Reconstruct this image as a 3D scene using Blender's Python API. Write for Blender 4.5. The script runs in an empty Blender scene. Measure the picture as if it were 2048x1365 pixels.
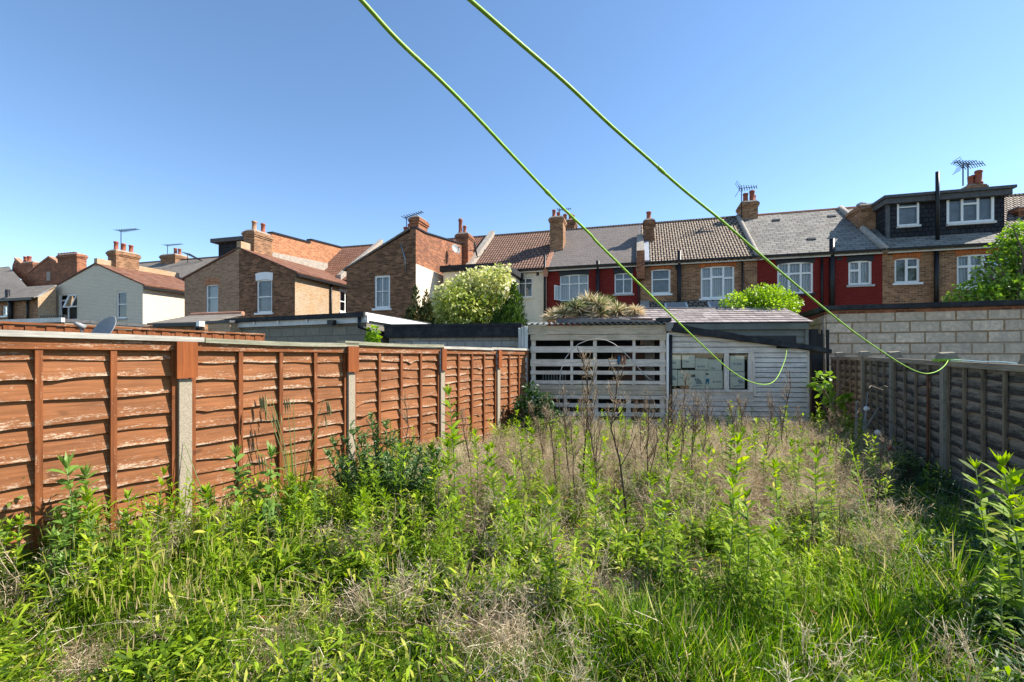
import bpy, math, random
import numpy as np
from mathutils import Matrix, Vector
R = math.radians
random.seed(7)
rng = np.random.default_rng(7)
scene = bpy.context.scene
COL = scene.collection

# ------------------------------------------------------------------ camera, sky, sun, exposure
F_PX, EYE, HOR, CX = 900.0, 1.7, 715.0, 1024.0     # focal length in photo pixels, eye height, horizon row
cam_d = bpy.data.cameras.new('camera')
cam = bpy.data.objects.new('camera', cam_d); COL.objects.link(cam)
cam.location = (0, 0, EYE); cam.rotation_euler = (R(90), 0, 0)
cam_d.sensor_width = 36.0; cam_d.lens = F_PX / 2048 * 36.0
cam_d.shift_y = (HOR - 682.5) / 2048
cam_d.clip_start = 0.05; cam_d.clip_end = 3000
scene.camera = cam

SUN_AZ, SUN_EL = R(82), R(44)                        # azimuth clockwise from the view direction
world = bpy.data.worlds.new('World'); scene.world = world; world.use_nodes = True
wn = world.node_tree.nodes; wl = world.node_tree.links
sky = wn.new('ShaderNodeTexSky'); sky.sky_type = 'NISHITA'; sky.sun_disc = False
sky.sun_elevation = SUN_EL; sky.sun_rotation = SUN_AZ
sky.altitude = 1200; sky.air_density = 1.0; sky.dust_density = 0.2; sky.ozone_density = 1.6
hs = wn.new('ShaderNodeHueSaturation'); hs.inputs['Hue'].default_value = 0.498; hs.inputs['Saturation'].default_value = 1.08
wl.new(sky.outputs[0], hs.inputs['Color']); wl.new(hs.outputs[0], wn['Background'].inputs[0]); wn['Background'].inputs[1].default_value = 0.128
sun_d = bpy.data.lights.new('sun', 'SUN'); sun_d.energy = 5.0; sun_d.angle = R(0.5); sun_d.color = (1.0, 0.95, 0.87)
sun = bpy.data.objects.new('sun', sun_d); COL.objects.link(sun)
sdir = Vector((math.sin(SUN_AZ) * math.cos(SUN_EL), math.cos(SUN_AZ) * math.cos(SUN_EL), math.sin(SUN_EL)))
sun.rotation_euler = sdir.to_track_quat('Z', 'Y').to_euler()
scene.view_settings.view_transform = 'Standard'; scene.view_settings.look = 'None'
scene.view_settings.exposure = 0.98; scene.view_settings.gamma = 1.0
scene.cycles.max_bounces = 8; scene.cycles.transparent_max_bounces = 12

# ------------------------------------------------------------------ frames: a wall direction found from its vanishing point
class Fr:
    def __init__(s, ox, oy, eu):
        n = math.hypot(*eu); s.o = (ox, oy); s.eu = (eu[0]/n, eu[1]/n); s.ev = (-s.eu[1], s.eu[0])
        s.ang = math.atan2(s.eu[1], s.eu[0])
    def P(s, u, v, w):
        return (s.o[0]+u*s.eu[0]+v*s.ev[0], s.o[1]+u*s.eu[1]+v*s.ev[1], w)
    def s(s, px, py, v=0.0):
        dx, dz = (px-CX)/F_PX, (HOR-py)/F_PX
        t = (v + s.o[0]*s.ev[0]+s.o[1]*s.ev[1]) / (dx*s.ev[0]+s.ev[1])
        return ((t*dx-s.o[0])*s.eu[0]+(t-s.o[1])*s.eu[1], EYE+t*dz)
    def su(s, px, py, u):
        """(v, w) where the line of sight meets the plane u."""
        dx, dz = (px-CX)/F_PX, (HOR-py)/F_PX
        t = (u + s.o[0]*s.eu[0]+s.o[1]*s.eu[1]) / (dx*s.eu[0]+s.eu[1])
        return ((t*dx-s.o[0])*s.ev[0]+(t-s.o[1])*s.ev[1], EYE+t*dz)
def fr_vp(vp, px, z):
    return Fr((px-CX)/F_PX*z, z, (-(vp-CX), -F_PX))
def at(px, py, z):
    return ((px-CX)/F_PX*z, z, EYE+(HOR-py)/F_PX*z)
WORLD = Fr(0, 0, (1, 0))

# ------------------------------------------------------------------ mesh builder (world coordinates)
class MB:
    def __init__(s): s.v = []; s.f = []; s.uv = {}
    def poly(s, pts, uv=None):
        i = len(s.v); s.v += [tuple(p) for p in pts]
        if uv: s.uv[len(s.f)] = uv
        s.f.append(list(range(i, i+len(pts)))); return s
    def hexa(s, p):
        i = len(s.v); s.v += [tuple(q) for q in p]
        s.f += [[i+a for a in f] for f in ((0,3,2,1),(4,5,6,7),(0,1,5,4),(1,2,6,5),(2,3,7,6),(3,0,4,7))]; return s
    def box(s, F, u0, u1, v0, v1, w0, w1):
        return s.hexa([F.P(u0,v0,w0),F.P(u1,v0,w0),F.P(u1,v1,w0),F.P(u0,v1,w0),F.P(u0,v0,w1),F.P(u1,v0,w1),F.P(u1,v1,w1),F.P(u0,v1,w1)])
    def prism(s, a, b):
        """solid between two equal polygons a and b."""
        n = len(a); i = len(s.v); s.v += [tuple(p) for p in a]+[tuple(p) for p in b]
        s.f.append([i+k for k in range(n)][::-1]); s.f.append([i+n+k for k in range(n)])
        for k in range(n): s.f.append([i+k, i+(k+1) % n, i+n+(k+1) % n, i+n+k])
        return s
    def ext(s, F, pts, v0, v1):
        """polygon of (u, w) extruded along v."""
        return s.prism([F.P(u, v0, w) for u, w in pts], [F.P(u, v1, w) for u, w in pts])
    def extu(s, F, pts, u0, u1):
        return s.prism([F.P(u0, v, w) for v, w in pts], [F.P(u1, v, w) for v, w in pts])
    def tube(s, pts, r, n=8, r2=None, cap=True):
        pts = [Vector(p) for p in pts]; m = len(pts); i0 = len(s.v)
        rr = r if isinstance(r, (list, tuple)) else [r+(((r2 if r2 is not None else r)-r)*k/max(1, m-1)) for k in range(m)]
        t0 = (pts[1]-pts[0]).normalized(); x = t0.orthogonal().normalized()
        for k, p in enumerate(pts):
            t = (pts[min(k+1, m-1)]-pts[max(k-1, 0)]).normalized()
            x = (x-t*x.dot(t)).normalized(); y = t.cross(x)
            for j in range(n):
                a = 2*math.pi*j/n; s.v.append(tuple(p+(x*math.cos(a)+y*math.sin(a))*rr[k]))
        for k in range(m-1):
            for j in range(n):
                a, b = i0+k*n+j, i0+k*n+(j+1) % n; s.f.append([a, b, b+n, a+n])
        if cap:
            s.f.append([i0+j for j in range(n)][::-1]); s.f.append([i0+(m-1)*n+j for j in range(n)])
        return s
    def lathe(s, c, prof, n=14):
        i0 = len(s.v)
        for r, z in prof:
            for j in range(n):
                a = 2*math.pi*j/n; s.v.append((c[0]+r*math.cos(a), c[1]+r*math.sin(a), c[2]+z))
        for k in range(len(prof)-1):
            for j in range(n):
                a, b = i0+k*n+j, i0+k*n+(j+1) % n; s.f.append([a, b, b+n, a+n])
        s.f.append([i0+j for j in range(n)][::-1]); s.f.append([i0+(len(prof)-1)*n+j for j in range(n)])
        return s
    def wall(s, F, u0, u1, w0, w1, v, holes=(), deep=0.11):
        us = sorted({u0, u1, *[h[0] for h in holes], *[h[1] for h in holes]}); ws = sorted({w0, w1, *[h[2] for h in holes], *[h[3] for h in holes]})
        for a, b in zip(us, us[1:]):
            for c, d in zip(ws, ws[1:]):
                mu, mw = (a+b)/2, (c+d)/2
                if any(h[0] < mu < h[1] and h[2] < mw < h[3] for h in holes): continue
                s.poly([F.P(a, v, c), F.P(b, v, c), F.P(b, v, d), F.P(a, v, d)])
        for a, b, c, d in holes:
            for q in (((a, c), (b, c)), ((b, c), (b, d)), ((b, d), (a, d)), ((a, d), (a, c))):
                (p, w), (p2, w2) = q
                s.poly([F.P(p, v, w), F.P(p2, v, w2), F.P(p2, v+deep, w2), F.P(p, v+deep, w)])
        return s

INV = {}
def _mesh(name, mb, mat, inv, smooth):
    me = bpy.data.meshes.new(name)
    me.from_pydata([tuple(inv @ Vector(p)) for p in mb.v], [], mb.f)
    if mb.uv:
        ul = me.uv_layers.new(name='UVMap')
        for fi, uv in mb.uv.items():
            for k, li in enumerate(me.polygons[fi].loop_indices): ul.data[li].uv = uv[k]
    if mat: me.materials.append(mat)
    if smooth: me.polygons.foreach_set('use_smooth', [True]*len(me.polygons))
    me.update(); return me
def props(o, label, cat, group=None, kind=None):
    if label: o['label'] = label
    if cat: o['category'] = cat
    if group: o['group'] = group
    if kind: o['kind'] = kind
    return o
def thing(name, label, cat, loc, rot=0.0, group=None):
    o = bpy.data.objects.new(name, None); COL.objects.link(o); o.empty_display_size = 0.2
    o.location = loc; o.rotation_euler = (0, 0, rot)
    INV[o.name] = (Matrix.Translation(loc) @ Matrix.Rotation(rot, 4, 'Z')).inverted()
    return props(o, label, cat, group)
def part(parent, name, mb, mat, smooth=False, label=None):
    inv = INV[parent.name]
    o = bpy.data.objects.new(name, _mesh(name, mb, mat, inv, smooth)); COL.objects.link(o)
    o.parent = parent; INV[o.name] = inv
    if label: o['label'] = label
    return o
def single(name, label, cat, mb, mat, loc, rot=0.0, group=None, smooth=False, kind=None):
    inv = (Matrix.Translation(loc) @ Matrix.Rotation(rot, 4, 'Z')).inverted()
    o = bpy.data.objects.new(name, _mesh(name, mb, mat, inv, smooth)); COL.objects.link(o)
    o.location = loc; o.rotation_euler = (0, 0, rot); INV[o.name] = inv
    return props(o, label, cat, group, kind)
def ramp_tree(o, loc, rot): ...

# ------------------------------------------------------------------ materials
class NT:
    def __init__(s, name):
        s.m = bpy.data.materials.new(name); s.m.use_nodes = True; s.t = s.m.node_tree; s.n = s.t.nodes
        s.bsdf = s.n['Principled BSDF']; s.out = s.n['Material Output']
    def new(s, t, **kw):
        n = s.n.new('ShaderNode'+t)
        for k, v in kw.items():
            if k.startswith('i_'): n.inputs[k[2:].replace('_', ' ')].default_value = v
            else: setattr(n, k, v)
        return n
    def l(s, a, b): s.t.links.new(a, b)
    def obj(s): 
        if not hasattr(s, '_tc'): s._tc = s.new('TexCoord')
        return s._tc.outputs['Object']
    def noise(s, scale, detail=4, rough=0.6, vec=None, stretch=None):
        n = s.new('TexNoise'); n.inputs['Scale'].default_value = scale; n.inputs['Detail'].default_value = detail; n.inputs['Roughness'].default_value = rough
        v = vec or s.obj()
        if stretch:
            mp = s.new('Mapping'); mp.inputs['Scale'].default_value = stretch; s.l(v, mp.inputs[0]); v = mp.outputs[0]
        s.l(v, n.inputs['Vector']); return n.outputs['Fac']
    def ramp(s, fac, *stops):
        r = s.new('ValToRGB'); e = r.color_ramp.elements
        while len(e) < len(stops): e.new(0.5)
        for k, (p, c) in enumerate(stops):
            e[k].position = p; e[k].color = (*c, 1) if len(c) == 3 else c
        s.l(fac, r.inputs[0]); return r.outputs[0]
    def mix(s, fac, a, b, mode='MIX'):
        m = s.new('Mix'); m.data_type = 'RGBA'; m.blend_type = mode
        for sock, v in ((m.inputs[0], fac), (m.inputs[6], a), (m.inputs[7], b)):
            if hasattr(v, 'links'): s.l(v, sock)
            elif isinstance(v, (int, float)): sock.default_value = v
            else: sock.default_value = (*v, 1)
        return m.outputs[2]
    def math(s, op, a, b=None, c=None):
        m = s.new('Math'); m.operation = op
        for i, v in enumerate((a, b, c)):
            if v is None: continue
            if hasattr(v, 'links'): s.l(v, m.inputs[i])
            else: m.inputs[i].default_value = v
        return m.outputs[0]
    def sep(s, v):
        n = s.new('SeparateXYZ'); s.l(v, n.inputs[0]); return n.outputs
    def comb(s, x, y, z=0.0):
        n = s.new('CombineXYZ')
        for i, v in enumerate((x, y, z)):
            if hasattr(v, 'links'): s.l(v, n.inputs[i])
            else: n.inputs[i].default_value = v
        return n.outputs[0]
    def done(s, col, rough=0.8, bump=None, bdist=0.01, bstr=0.6, spec=0.3):
        if hasattr(col, 'links'): s.l(col, s.bsdf.inputs['Base Color'])
        else: s.bsdf.inputs['Base Color'].default_value = (*col, 1)
        if hasattr(rough, 'links'): s.l(rough, s.bsdf.inputs['Roughness'])
        else: s.bsdf.inputs['Roughness'].default_value = rough
        s.bsdf.inputs['Specular IOR Level'].default_value = spec
        if bump is not None:
            b = s.new('Bump'); b.inputs['Distance'].default_value = bdist; b.inputs['Strength'].default_value = bstr
            s.l(bump, b.inputs['Height']); s.l(b.outputs[0], s.bsdf.inputs['Normal'])
        return s.m
def c_mul(c, k): return tuple(x*k for x in c)
def plain(name, col, rough=0.6, var=0.25, scale=6.0, spec=0.35, bump=0.0, stretch=None, dirt=None, metal=0.0):
    t = NT(name); f = t.noise(scale, 5, 0.6, stretch=stretch)
    c = t.ramp(f, (0.25, c_mul(col, 1-var)), (0.75, c_mul(col, 1+var)))
    if dirt:
        g = t.noise(scale*0.35, 6, 0.7); c = t.mix(t.ramp(g, (0.48, (0, 0, 0)), (0.72, (1, 1, 1))), c, dirt)
    t.bsdf.inputs['Metallic'].default_value = metal
    return t.done(c, rough, t.noise(scale*4, 4) if bump else None, 0.01, bump, spec)
def brick(name, c1, c2, mortar, bw=0.225, rh=0.075, ms=0.011, stain=None, white=None, worn=0.35, bias=0.0, offset=0.5, bumpd=0.012, rough=0.85):
    t = NT(name); x, y, z = t.sep(t.obj())[:3]
    vec = t.comb(t.math('ADD', x, y), z, 0.0)
    b = t.new('TexBrick'); b.offset = offset; b.inputs['Scale'].default_value = 1.0; b.inputs['Brick Width'].default_value = bw
    b.inputs['Row Height'].default_value = rh; b.inputs['Mortar Size'].default_value = ms; b.inputs['Mortar Smooth'].default_value = 0.3; b.inputs['Bias'].default_value = bias
    b.inputs['Color1'].default_value = (*c1, 1); b.inputs['Color2'].default_value = (*c2, 1); b.inputs['Mortar'].default_value = (*mortar, 1)
    t.l(vec, b.inputs['Vector'])
    n1 = t.noise(1.3, 6, 0.7); n2 = t.noise(9.0, 4, 0.7)
    c = t.mix(worn, b.outputs['Color'], t.mix(1.0, b.outputs['Color'], t.ramp(n2, (0.3, (0.45, 0.45, 0.45)), (0.7, (1.6, 1.5, 1.4))), 'MULTIPLY'))
    if stain: c = t.mix(t.math('MULTIPLY', t.ramp(n1, (0.42, (0, 0, 0)), (0.68, (1, 1, 1))), 0.75), c, stain)
    h = t.math('ADD', t.math('MULTIPLY', b.outputs['Fac'], -1.0), t.math('MULTIPLY', n2, 0.35))
    return t.done(c, rough, h, bumpd, 0.8, 0.2)
def tiles(name, c1, c2, gap, tw=0.3, th=0.33, slope=1.0, ms=0.02, along='x', wave=True, moss=None, depth=0.03, mortar_y=None):
    """roof covering: courses run along `along`, height up the roof = z * slope."""
    t = NT(name); x, y, z = t.sep(t.obj())[:3]
    vec = t.comb(x if along == 'x' else y, t.math('MULTIPLY', z, slope), 0.0)
    b = t.new('TexBrick'); b.offset = 0.5; b.inputs['Scale'].default_value = 1.0; b.inputs['Brick Width'].default_value = tw; b.inputs['Row Height'].default_value = th
    b.inputs['Mortar Size'].default_value = ms; b.inputs['Mortar Smooth'].default_value = 0.6; b.inputs['Bias'].default_value = -0.1
    b.inputs['Color1'].default_value = (*c1, 1); b.inputs['Color2'].default_value = (*c2, 1); b.inputs['Mortar'].default_value = (*gap, 1)
    t.l(vec, b.inputs['Vector'])
    n1 = t.noise(2.0, 6, 0.7); n2 = t.noise(14.0, 3, 0.6)
    c = t.mix(0.5, b.outputs['Color'], t.mix(1.0, b.outputs['Color'], t.ramp(n2, (0.3, (0.5, 0.5, 0.5)), (0.7, (1.45, 1.4, 1.4))), 'MULTIPLY'))
    if moss: c = t.mix(t.math('MULTIPLY', t.ramp(n1, (0.45, (0, 0, 0)), (0.7, (1, 1, 1))), 0.6), c, moss)
    # each course laps the one below: height falls from its lower edge upwards
    fr = t.math('FRACT', t.math('DIVIDE', t.math('MULTIPLY', z, slope), th))
    h = t.math('ADD', t.math('MULTIPLY', fr, -1.0), t.math('MULTIPLY', b.outputs['Fac'], -0.6))
    if wave:
        s = t.math('SINE', t.math('MULTIPLY', x if along == 'x' else y, 2*math.pi/(tw*0.5)))
        h = t.math('ADD', h, t.math('MULTIPLY', s, 0.5))
    return t.done(c, 0.85, h, depth, 1.0, 0.2)
M = {}
M['cream'] = plain('cream_render', (0.80, 0.70, 0.53), 0.85, 0.06, 2.0, 0.2, dirt=(0.62, 0.56, 0.45))
M['red_wall'] = brick('red_painted_brick', (0.19, 0.021, 0.016), (0.225, 0.028, 0.02), (0.14, 0.015, 0.012), worn=0.2, bumpd=0.008)
M['brown_brick'] = brick('brown_stock_brick', (0.50, 0.25, 0.12), (0.15, 0.065, 0.03), (0.42, 0.31, 0.20), stain=(0.17, 0.085, 0.045))
M['pale_brick'] = brick('pale_brown_brick', (0.46, 0.275, 0.165), (0.27, 0.15, 0.085), (0.40, 0.29, 0.20))
M['dark_brick'] = brick('dark_brown_brick', (0.40, 0.20, 0.105), (0.10, 0.045, 0.022), (0.24, 0.155, 0.095), stain=(0.11, 0.055, 0.03))
M['yellow_brick'] = brick('yellow_stock_brick', (0.52, 0.33, 0.17), (0.40, 0.24, 0.12), (0.46, 0.36, 0.25), stain=(0.50, 0.40, 0.29))
M['orange_brick'] = brick('orange_brick', (0.50, 0.20, 0.085), (0.30, 0.10, 0.04), (0.58, 0.40, 0.26), ms=0.008)
M['red_brick'] = brick('red_stock_brick', (0.48, 0.17, 0.075), (0.17, 0.055, 0.028), (0.34, 0.22, 0.14), stain=(0.16, 0.07, 0.045))
M['white_brick'] = brick('white_painted_brick', (0.84, 0.72, 0.54), (0.77, 0.66, 0.50), (0.55, 0.48, 0.37), worn=0.15, bumpd=0.008)
M['soldier'] = brick('orange_lintel_brick', (0.66, 0.19, 0.05), (0.46, 0.13, 0.035), (0.26, 0.13, 0.07), bw=0.075, rh=0.225, offset=0.0)
M['block_pale'] = brick('pale_concrete_block', (0.72, 0.58, 0.43), (0.54, 0.43, 0.315), (0.30, 0.19, 0.095), bw=0.665, rh=0.298, ms=0.024, stain=(0.38, 0.31, 0.23), worn=0.6)
M['block_grey'] = brick('grey_concrete_block', (0.29, 0.255, 0.195), (0.24, 0.21, 0.16), (0.17, 0.145, 0.105), bw=0.45, rh=0.225, ms=0.010, stain=(0.19, 0.175, 0.14), worn=0.3)
M['block_mid'] = brick('white_washed_block', (0.47, 0.45, 0.41), (0.36, 0.34, 0.30), (0.22, 0.2, 0.17), bw=0.45, rh=0.15, ms=0.012, stain=(0.3, 0.28, 0.23), worn=0.4)
M['slate_smooth'] = tiles('brown_grey_slate', (0.20, 0.17, 0.148), (0.17, 0.145, 0.126), (0.10, 0.085, 0.075), 0.3, 0.24, 1.62, 0.010, wave=False, depth=0.010)
M['slate_old'] = tiles('old_grey_slate', (0.29, 0.265, 0.225), (0.15, 0.137, 0.118), (0.065, 0.06, 0.052), 0.42, 0.19, 1.62, 0.022, wave=False, moss=(0.30, 0.29, 0.24), depth=0.02)
M['tile_brown'] = tiles('brown_pantile', (0.25, 0.145, 0.10), (0.19, 0.11, 0.075), (0.05, 0.03, 0.022), 0.3, 0.30, 1.62, 0.035, depth=0.05)
M['tile_dark'] = tiles('weathered_brown_tile', (0.33, 0.26, 0.19), (0.23, 0.175, 0.13), (0.05, 0.04, 0.03), 0.26, 0.25, 1.62, 0.045, depth=0.05)
M['tile_red_side'] = tiles('red_brown_side_tile', (0.24, 0.105, 0.06), (0.14, 0.06, 0.036), (0.07, 0.035, 0.024), 0.2, 0.15, 1.9, 0.012, along='y', wave=False, moss=(0.27, 0.17, 0.12), depth=0.02)
M['tile_orange'] = tiles('orange_brown_tile', (0.25, 0.12, 0.072), (0.18, 0.085, 0.05), (0.08, 0.04, 0.028), 0.3, 0.30, 1.62, 0.03, depth=0.04)
M['slate_far'] = tiles('grey_far_slate', (0.23, 0.20, 0.165), (0.19, 0.165, 0.135), (0.12, 0.105, 0.09), 0.3, 0.22, 1.62, 0.012, wave=False, depth=0.01)
M['dormer_tile'] = tiles('black_hung_tile', (0.030, 0.031, 0.035), (0.018, 0.019, 0.022), (0.006, 0.006, 0.007), 0.2, 0.19, 1.0, 0.02, wave=False, moss=(0.05, 0.05, 0.053), depth=0.03)
M['white'] = plain('white_frame', (0.84, 0.82, 0.77), 0.35, 0.04, 3.0)
M['white_old'] = plain('old_white_paint', (0.70, 0.68, 0.63), 0.6, 0.10, 7.0, dirt=(0.52, 0.48, 0.42))
M['sill'] = plain('grey_stone_sill', (0.46, 0.44, 0.40), 0.85, 0.2, 8.0)
M['black'] = plain('black_paint', (0.012, 0.012, 0.013), 0.45, 0.25, 6.0)
M['felt'] = plain('black_roofing_felt', (0.022, 0.022, 0.024), 0.85, 0.5, 9.0, bump=0.6, dirt=(0.06, 0.058, 0.055))
M['felt_grey'] = plain('grey_roofing_felt', (0.10, 0.10, 0.10), 0.9, 0.4, 9.0, bump=0.5)
M['pot'] = plain('red_clay', (0.33, 0.10, 0.055), 0.8, 0.3, 9.0, dirt=(0.20, 0.075, 0.05))
M['pot_buff'] = plain('buff_clay', (0.42, 0.23, 0.13), 0.8, 0.3, 9.0)
M['mortar_cap'] = plain('mortar_flaunching', (0.30, 0.26, 0.21), 0.9, 0.35, 9.0, bump=0.4)
M['coping'] = plain('stone_coping', (0.36, 0.31, 0.25), 0.9, 0.3, 6.0, bump=0.4)
M['verge_red'] = plain('red_verge_mortar', (0.42, 0.20, 0.12), 0.9, 0.25, 7.0)
M['lead'] = plain('lead_flashing', (0.42, 0.44, 0.46), 0.5, 0.25, 7.0)
M['aerial'] = plain('dark_aerial_metal', (0.02, 0.02, 0.02), 0.95, 0.2, 9.0, spec=0.05)
M['metal'] = plain('dull_metal', (0.25, 0.26, 0.27), 0.45, 0.2, 9.0, metal=0.7)
M['dish'] = plain('grey_dish_paint', (0.27, 0.265, 0.255), 0.55, 0.2, 6.0)
M['dish_dark'] = plain('dark_dish_mesh', (0.05, 0.05, 0.055), 0.6, 0.2, 6.0)
def curtain_mat(name, a, b, k, dark=0.0):
    t = NT(name); x, y, z = t.sep(t.obj())[:3]
    n = t.noise(3.0, 2); s = t.math('SINE', t.math('MULTIPLY', t.math('ADD', t.math('ADD', x, y), t.math('MULTIPLY', n, 0.12)), k))
    return t.done(t.ramp(t.math('MULTIPLY_ADD', s, 0.5, 0.5), (0.1, a), (0.9, b)), 0.9)
M['net'] = curtain_mat('net_curtain', (0.30, 0.32, 0.34), (0.60, 0.61, 0.60), 60.0)
M['blind'] = curtain_mat('vertical_blind', (0.42, 0.44, 0.46), (0.66, 0.67, 0.66), 75.0)
M['room'] = plain('dim_room', (0.05, 0.055, 0.06), 0.9, 0.6, 2.5)
M['room_mid'] = plain('half_lit_room', (0.22, 0.24, 0.25), 0.9, 0.5, 2.0)
def glass_mat(name, tint=0.97):
    t = NT(name); t.n.remove(t.bsdf)
    tr = t.new('BsdfTransparent'); tr.inputs[0].default_value = (tint, tint*1.02, tint*1.03, 1); g = t.new('BsdfGlossy'); g.inputs['Roughness'].default_value = 0.03
    n = t.noise(1.2, 2); bp = t.new('Bump'); bp.inputs['Distance'].default_value = 0.02; bp.inputs['Strength'].default_value = 0.15; t.l(n, bp.inputs['Height']); t.l(bp.outputs[0], g.inputs['Normal'])
    fr = t.new('Fresnel'); fr.inputs[0].default_value = 1.7; mx = t.new('MixShader')
    t.l(fr.outputs[0], mx.inputs[0]); t.l(tr.outputs[0], mx.inputs[1]); t.l(g.outputs[0], mx.inputs[2]); t.l(mx.outputs[0], t.out.inputs[0])
    return t.m
M['glass'] = glass_mat('window_glass')
# ------------------------------------------------------------------ ground
def gz(x, y):
    return 0.045*math.sin(1.7*x+0.6*y)+0.035*math.sin(2.9*y-1.1*x+1.0)+0.02*math.sin(5.3*x+4.1*y)
def ground():
    t = NT('soil'); n1 = t.noise(0.9, 6, 0.7); n2 = t.noise(14.0, 6, 0.75)
    c = t.mix(t.ramp(n1, (0.40, (0, 0, 0)), (0.62, (1, 1, 1))), (0.060, 0.043, 0.027), (0.034, 0.038, 0.013))
    c = t.mix(0.6, c, t.mix(1.0, c, t.ramp(n2, (0.3, (0.4, 0.4, 0.4)), (0.7, (2.0, 1.9, 1.7))), 'MULTIPLY'))
    m = t.done(c, 1.0, n2, 0.05, 1.0, 0.1)
    xs = [-900, -200, -60]+[-14+0.4*i for i in range(71)]+[60, 200, 900]
    ys = [-300, -60, -10]+[0.4*i for i in range(41)]+[40, 120, 1500]
    mb = MB()
    for y in ys:
        for x in xs: mb.v.append((x, y, gz(x, y) if -14 <= x <= 14 and 0 <= y <= 16 else 0.0))
    n = len(xs)
    for j in range(len(ys)-1):
        for i in range(n-1): mb.f.append([j*n+i, j*n+i+1, (j+1)*n+i+1, (j+1)*n+i])
    return single('ground', 'bare brown soil under the overgrown garden', None, mb, m, (0, 0, 0), kind='structure', smooth=True)
ground()

# ------------------------------------------------------------------ building pieces
def hole(F, v, px):
    x0, y0, x1, y1 = px; xc = (x0+x1)/2
    return (F.s(x0, (y0+y1)/2, v)[0], F.s(x1, (y0+y1)/2, v)[0], F.s(xc, y1, v)[1], F.s(xc, y0, v)[1])
def window(th, F, v, h, cols, back='net', frame='white', fw=0.06, mw=0.05, lead=(), ajar=None, sill=None, sill_over=0.08, name='window'):
    """h: opening (u0,u1,w0,w1); cols: [(share of the width, [transom heights from the top])]."""
    u0, u1, w0, w1 = h; mb = MB(); a, b = v+0.05, v+0.115
    mb.box(F, u0, u0+fw, a, b, w0, w1).box(F, u1-fw, u1, a, b, w0, w1)
    mb.box(F, u0+fw, u1-fw, a, b, w1-fw, w1).box(F, u0+fw, u1-fw, a, b, w0, w0+fw)
    tot = sum(c[0] for c in cols); u = u0
    for k, (sh, trs) in enumerate(cols):
        e = u+(u1-u0)*sh/tot
        if k < len(cols)-1: mb.box(F, e-mw/2, e+mw/2, a+0.003, b-0.003, w0+fw, w1-fw)
        lo = u0+fw if k == 0 else u+mw/2; hi = u1-fw if k == len(cols)-1 else e-mw/2
        for tr in trs:
            w = w1-(w1-w0)*tr; mb.box(F, lo, hi, a+0.006, b-0.006, w-mw/2, w+mw/2)
        if k in lead:
            wt = w1-(w1-w0)*trs[0]+mw/2; n = 4
            for q in range(-4, n+1):
                for sg in (1, -1):
                    x0, z0 = lo+(hi-lo)*q/n, wt; x1, z1 = x0+(w1-fw-wt)*0.75, w1-fw
                    if sg < 0: x0, x1 = x1, x0
                    pts = []
                    for tt in (0.0, 0.25, 0.5, 0.75, 1.0):
                        xx = x0+(x1-x0)*tt
                        if lo <= xx <= hi: pts.append(F.P(xx, a+0.045, z0+(z1-z0)*tt))
                    if len(pts) > 1: mb.tube(pts, 0.008, 4)
        u = e
    w_ = part(th, name, mb, M[frame])
    part(w_, 'pane', MB().poly([F.P(u0+.01, b-0.03, w0+.01), F.P(u1-.01, b-0.03, w0+.01), F.P(u1-.01, b-0.03, w1-.01), F.P(u0+.01, b-0.03, w1-.01)]), M['glass'])
    part(w_, 'room_backing' if back in ('room', 'room_mid') else 'curtain', MB().poly([F.P(u0, v+0.2, w0), F.P(u1, v+0.2, w0), F.P(u1, v+0.2, w1), F.P(u0, v+0.2, w1)]), M[back])
    if sill: part(w_, 'sill', MB().box(F, u0-sill_over, u1+sill_over, v-0.07, v+0.1, w0-0.09, w0-0.004), M[sill])
    if ajar:                                            # (u0, u1, w0, w1, 'top' or 'side', degrees): an opened casement
        x0, x1, z0, z1, kind, deg = ajar; s, c = math.sin(R(deg)), math.cos(R(deg)); mm = MB(); g = MB()
        if kind == 'top':
            Q = lambda x, d: F.P(x, v+0.04-s*d, z1-c*d); H = z1-z0
            for p, q, d0, d1 in ((x0, x0+.05, 0, H), (x1-.05, x1, 0, H), (x0+.05, x1-.05, 0, .05), (x0+.05, x1-.05, H-.05, H)):
                o = Vector(F.P(0, -.03*c, .03*s))-Vector(F.P(0, 0, 0))
                A = [Q(p, d0), Q(q, d0), Q(q, d1), Q(p, d1)]; mm.prism(A, [tuple(Vector(t)+o) for t in A])
            g.poly([Q(x0+.04, .04), Q(x1-.04, .04), Q(x1-.04, H-.04), Q(x0+.04, H-.04)])
        else:
            Q = lambda d, z: F.P(x0-c*d, v+0.04-s*d, z); W = x1-x0
            for p, q, a0, b0 in ((0, .05, z0, z1), (W-.05, W, z0, z1), (.05, W-.05, z0, z0+.05), (.05, W-.05, z1-.05, z1)):
                o = Vector(F.P(-.03*s, .03*c, 0))-Vector(F.P(0, 0, 0))
                A = [Q(p, a0), Q(q, a0), Q(q, b0), Q(p, b0)]; mm.prism(A, [tuple(Vector(t)+o) for t in A])
            g.poly([Q(.04, z0+.04), Q(W-.04, z0+.04), Q(W-.04, z1-.04), Q(.04, z1-.04)])
        cs = part(w_, 'open_casement', mm, M[frame]); part(w_, 'casement_pane', g, M['glass'])
    return w_
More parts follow.
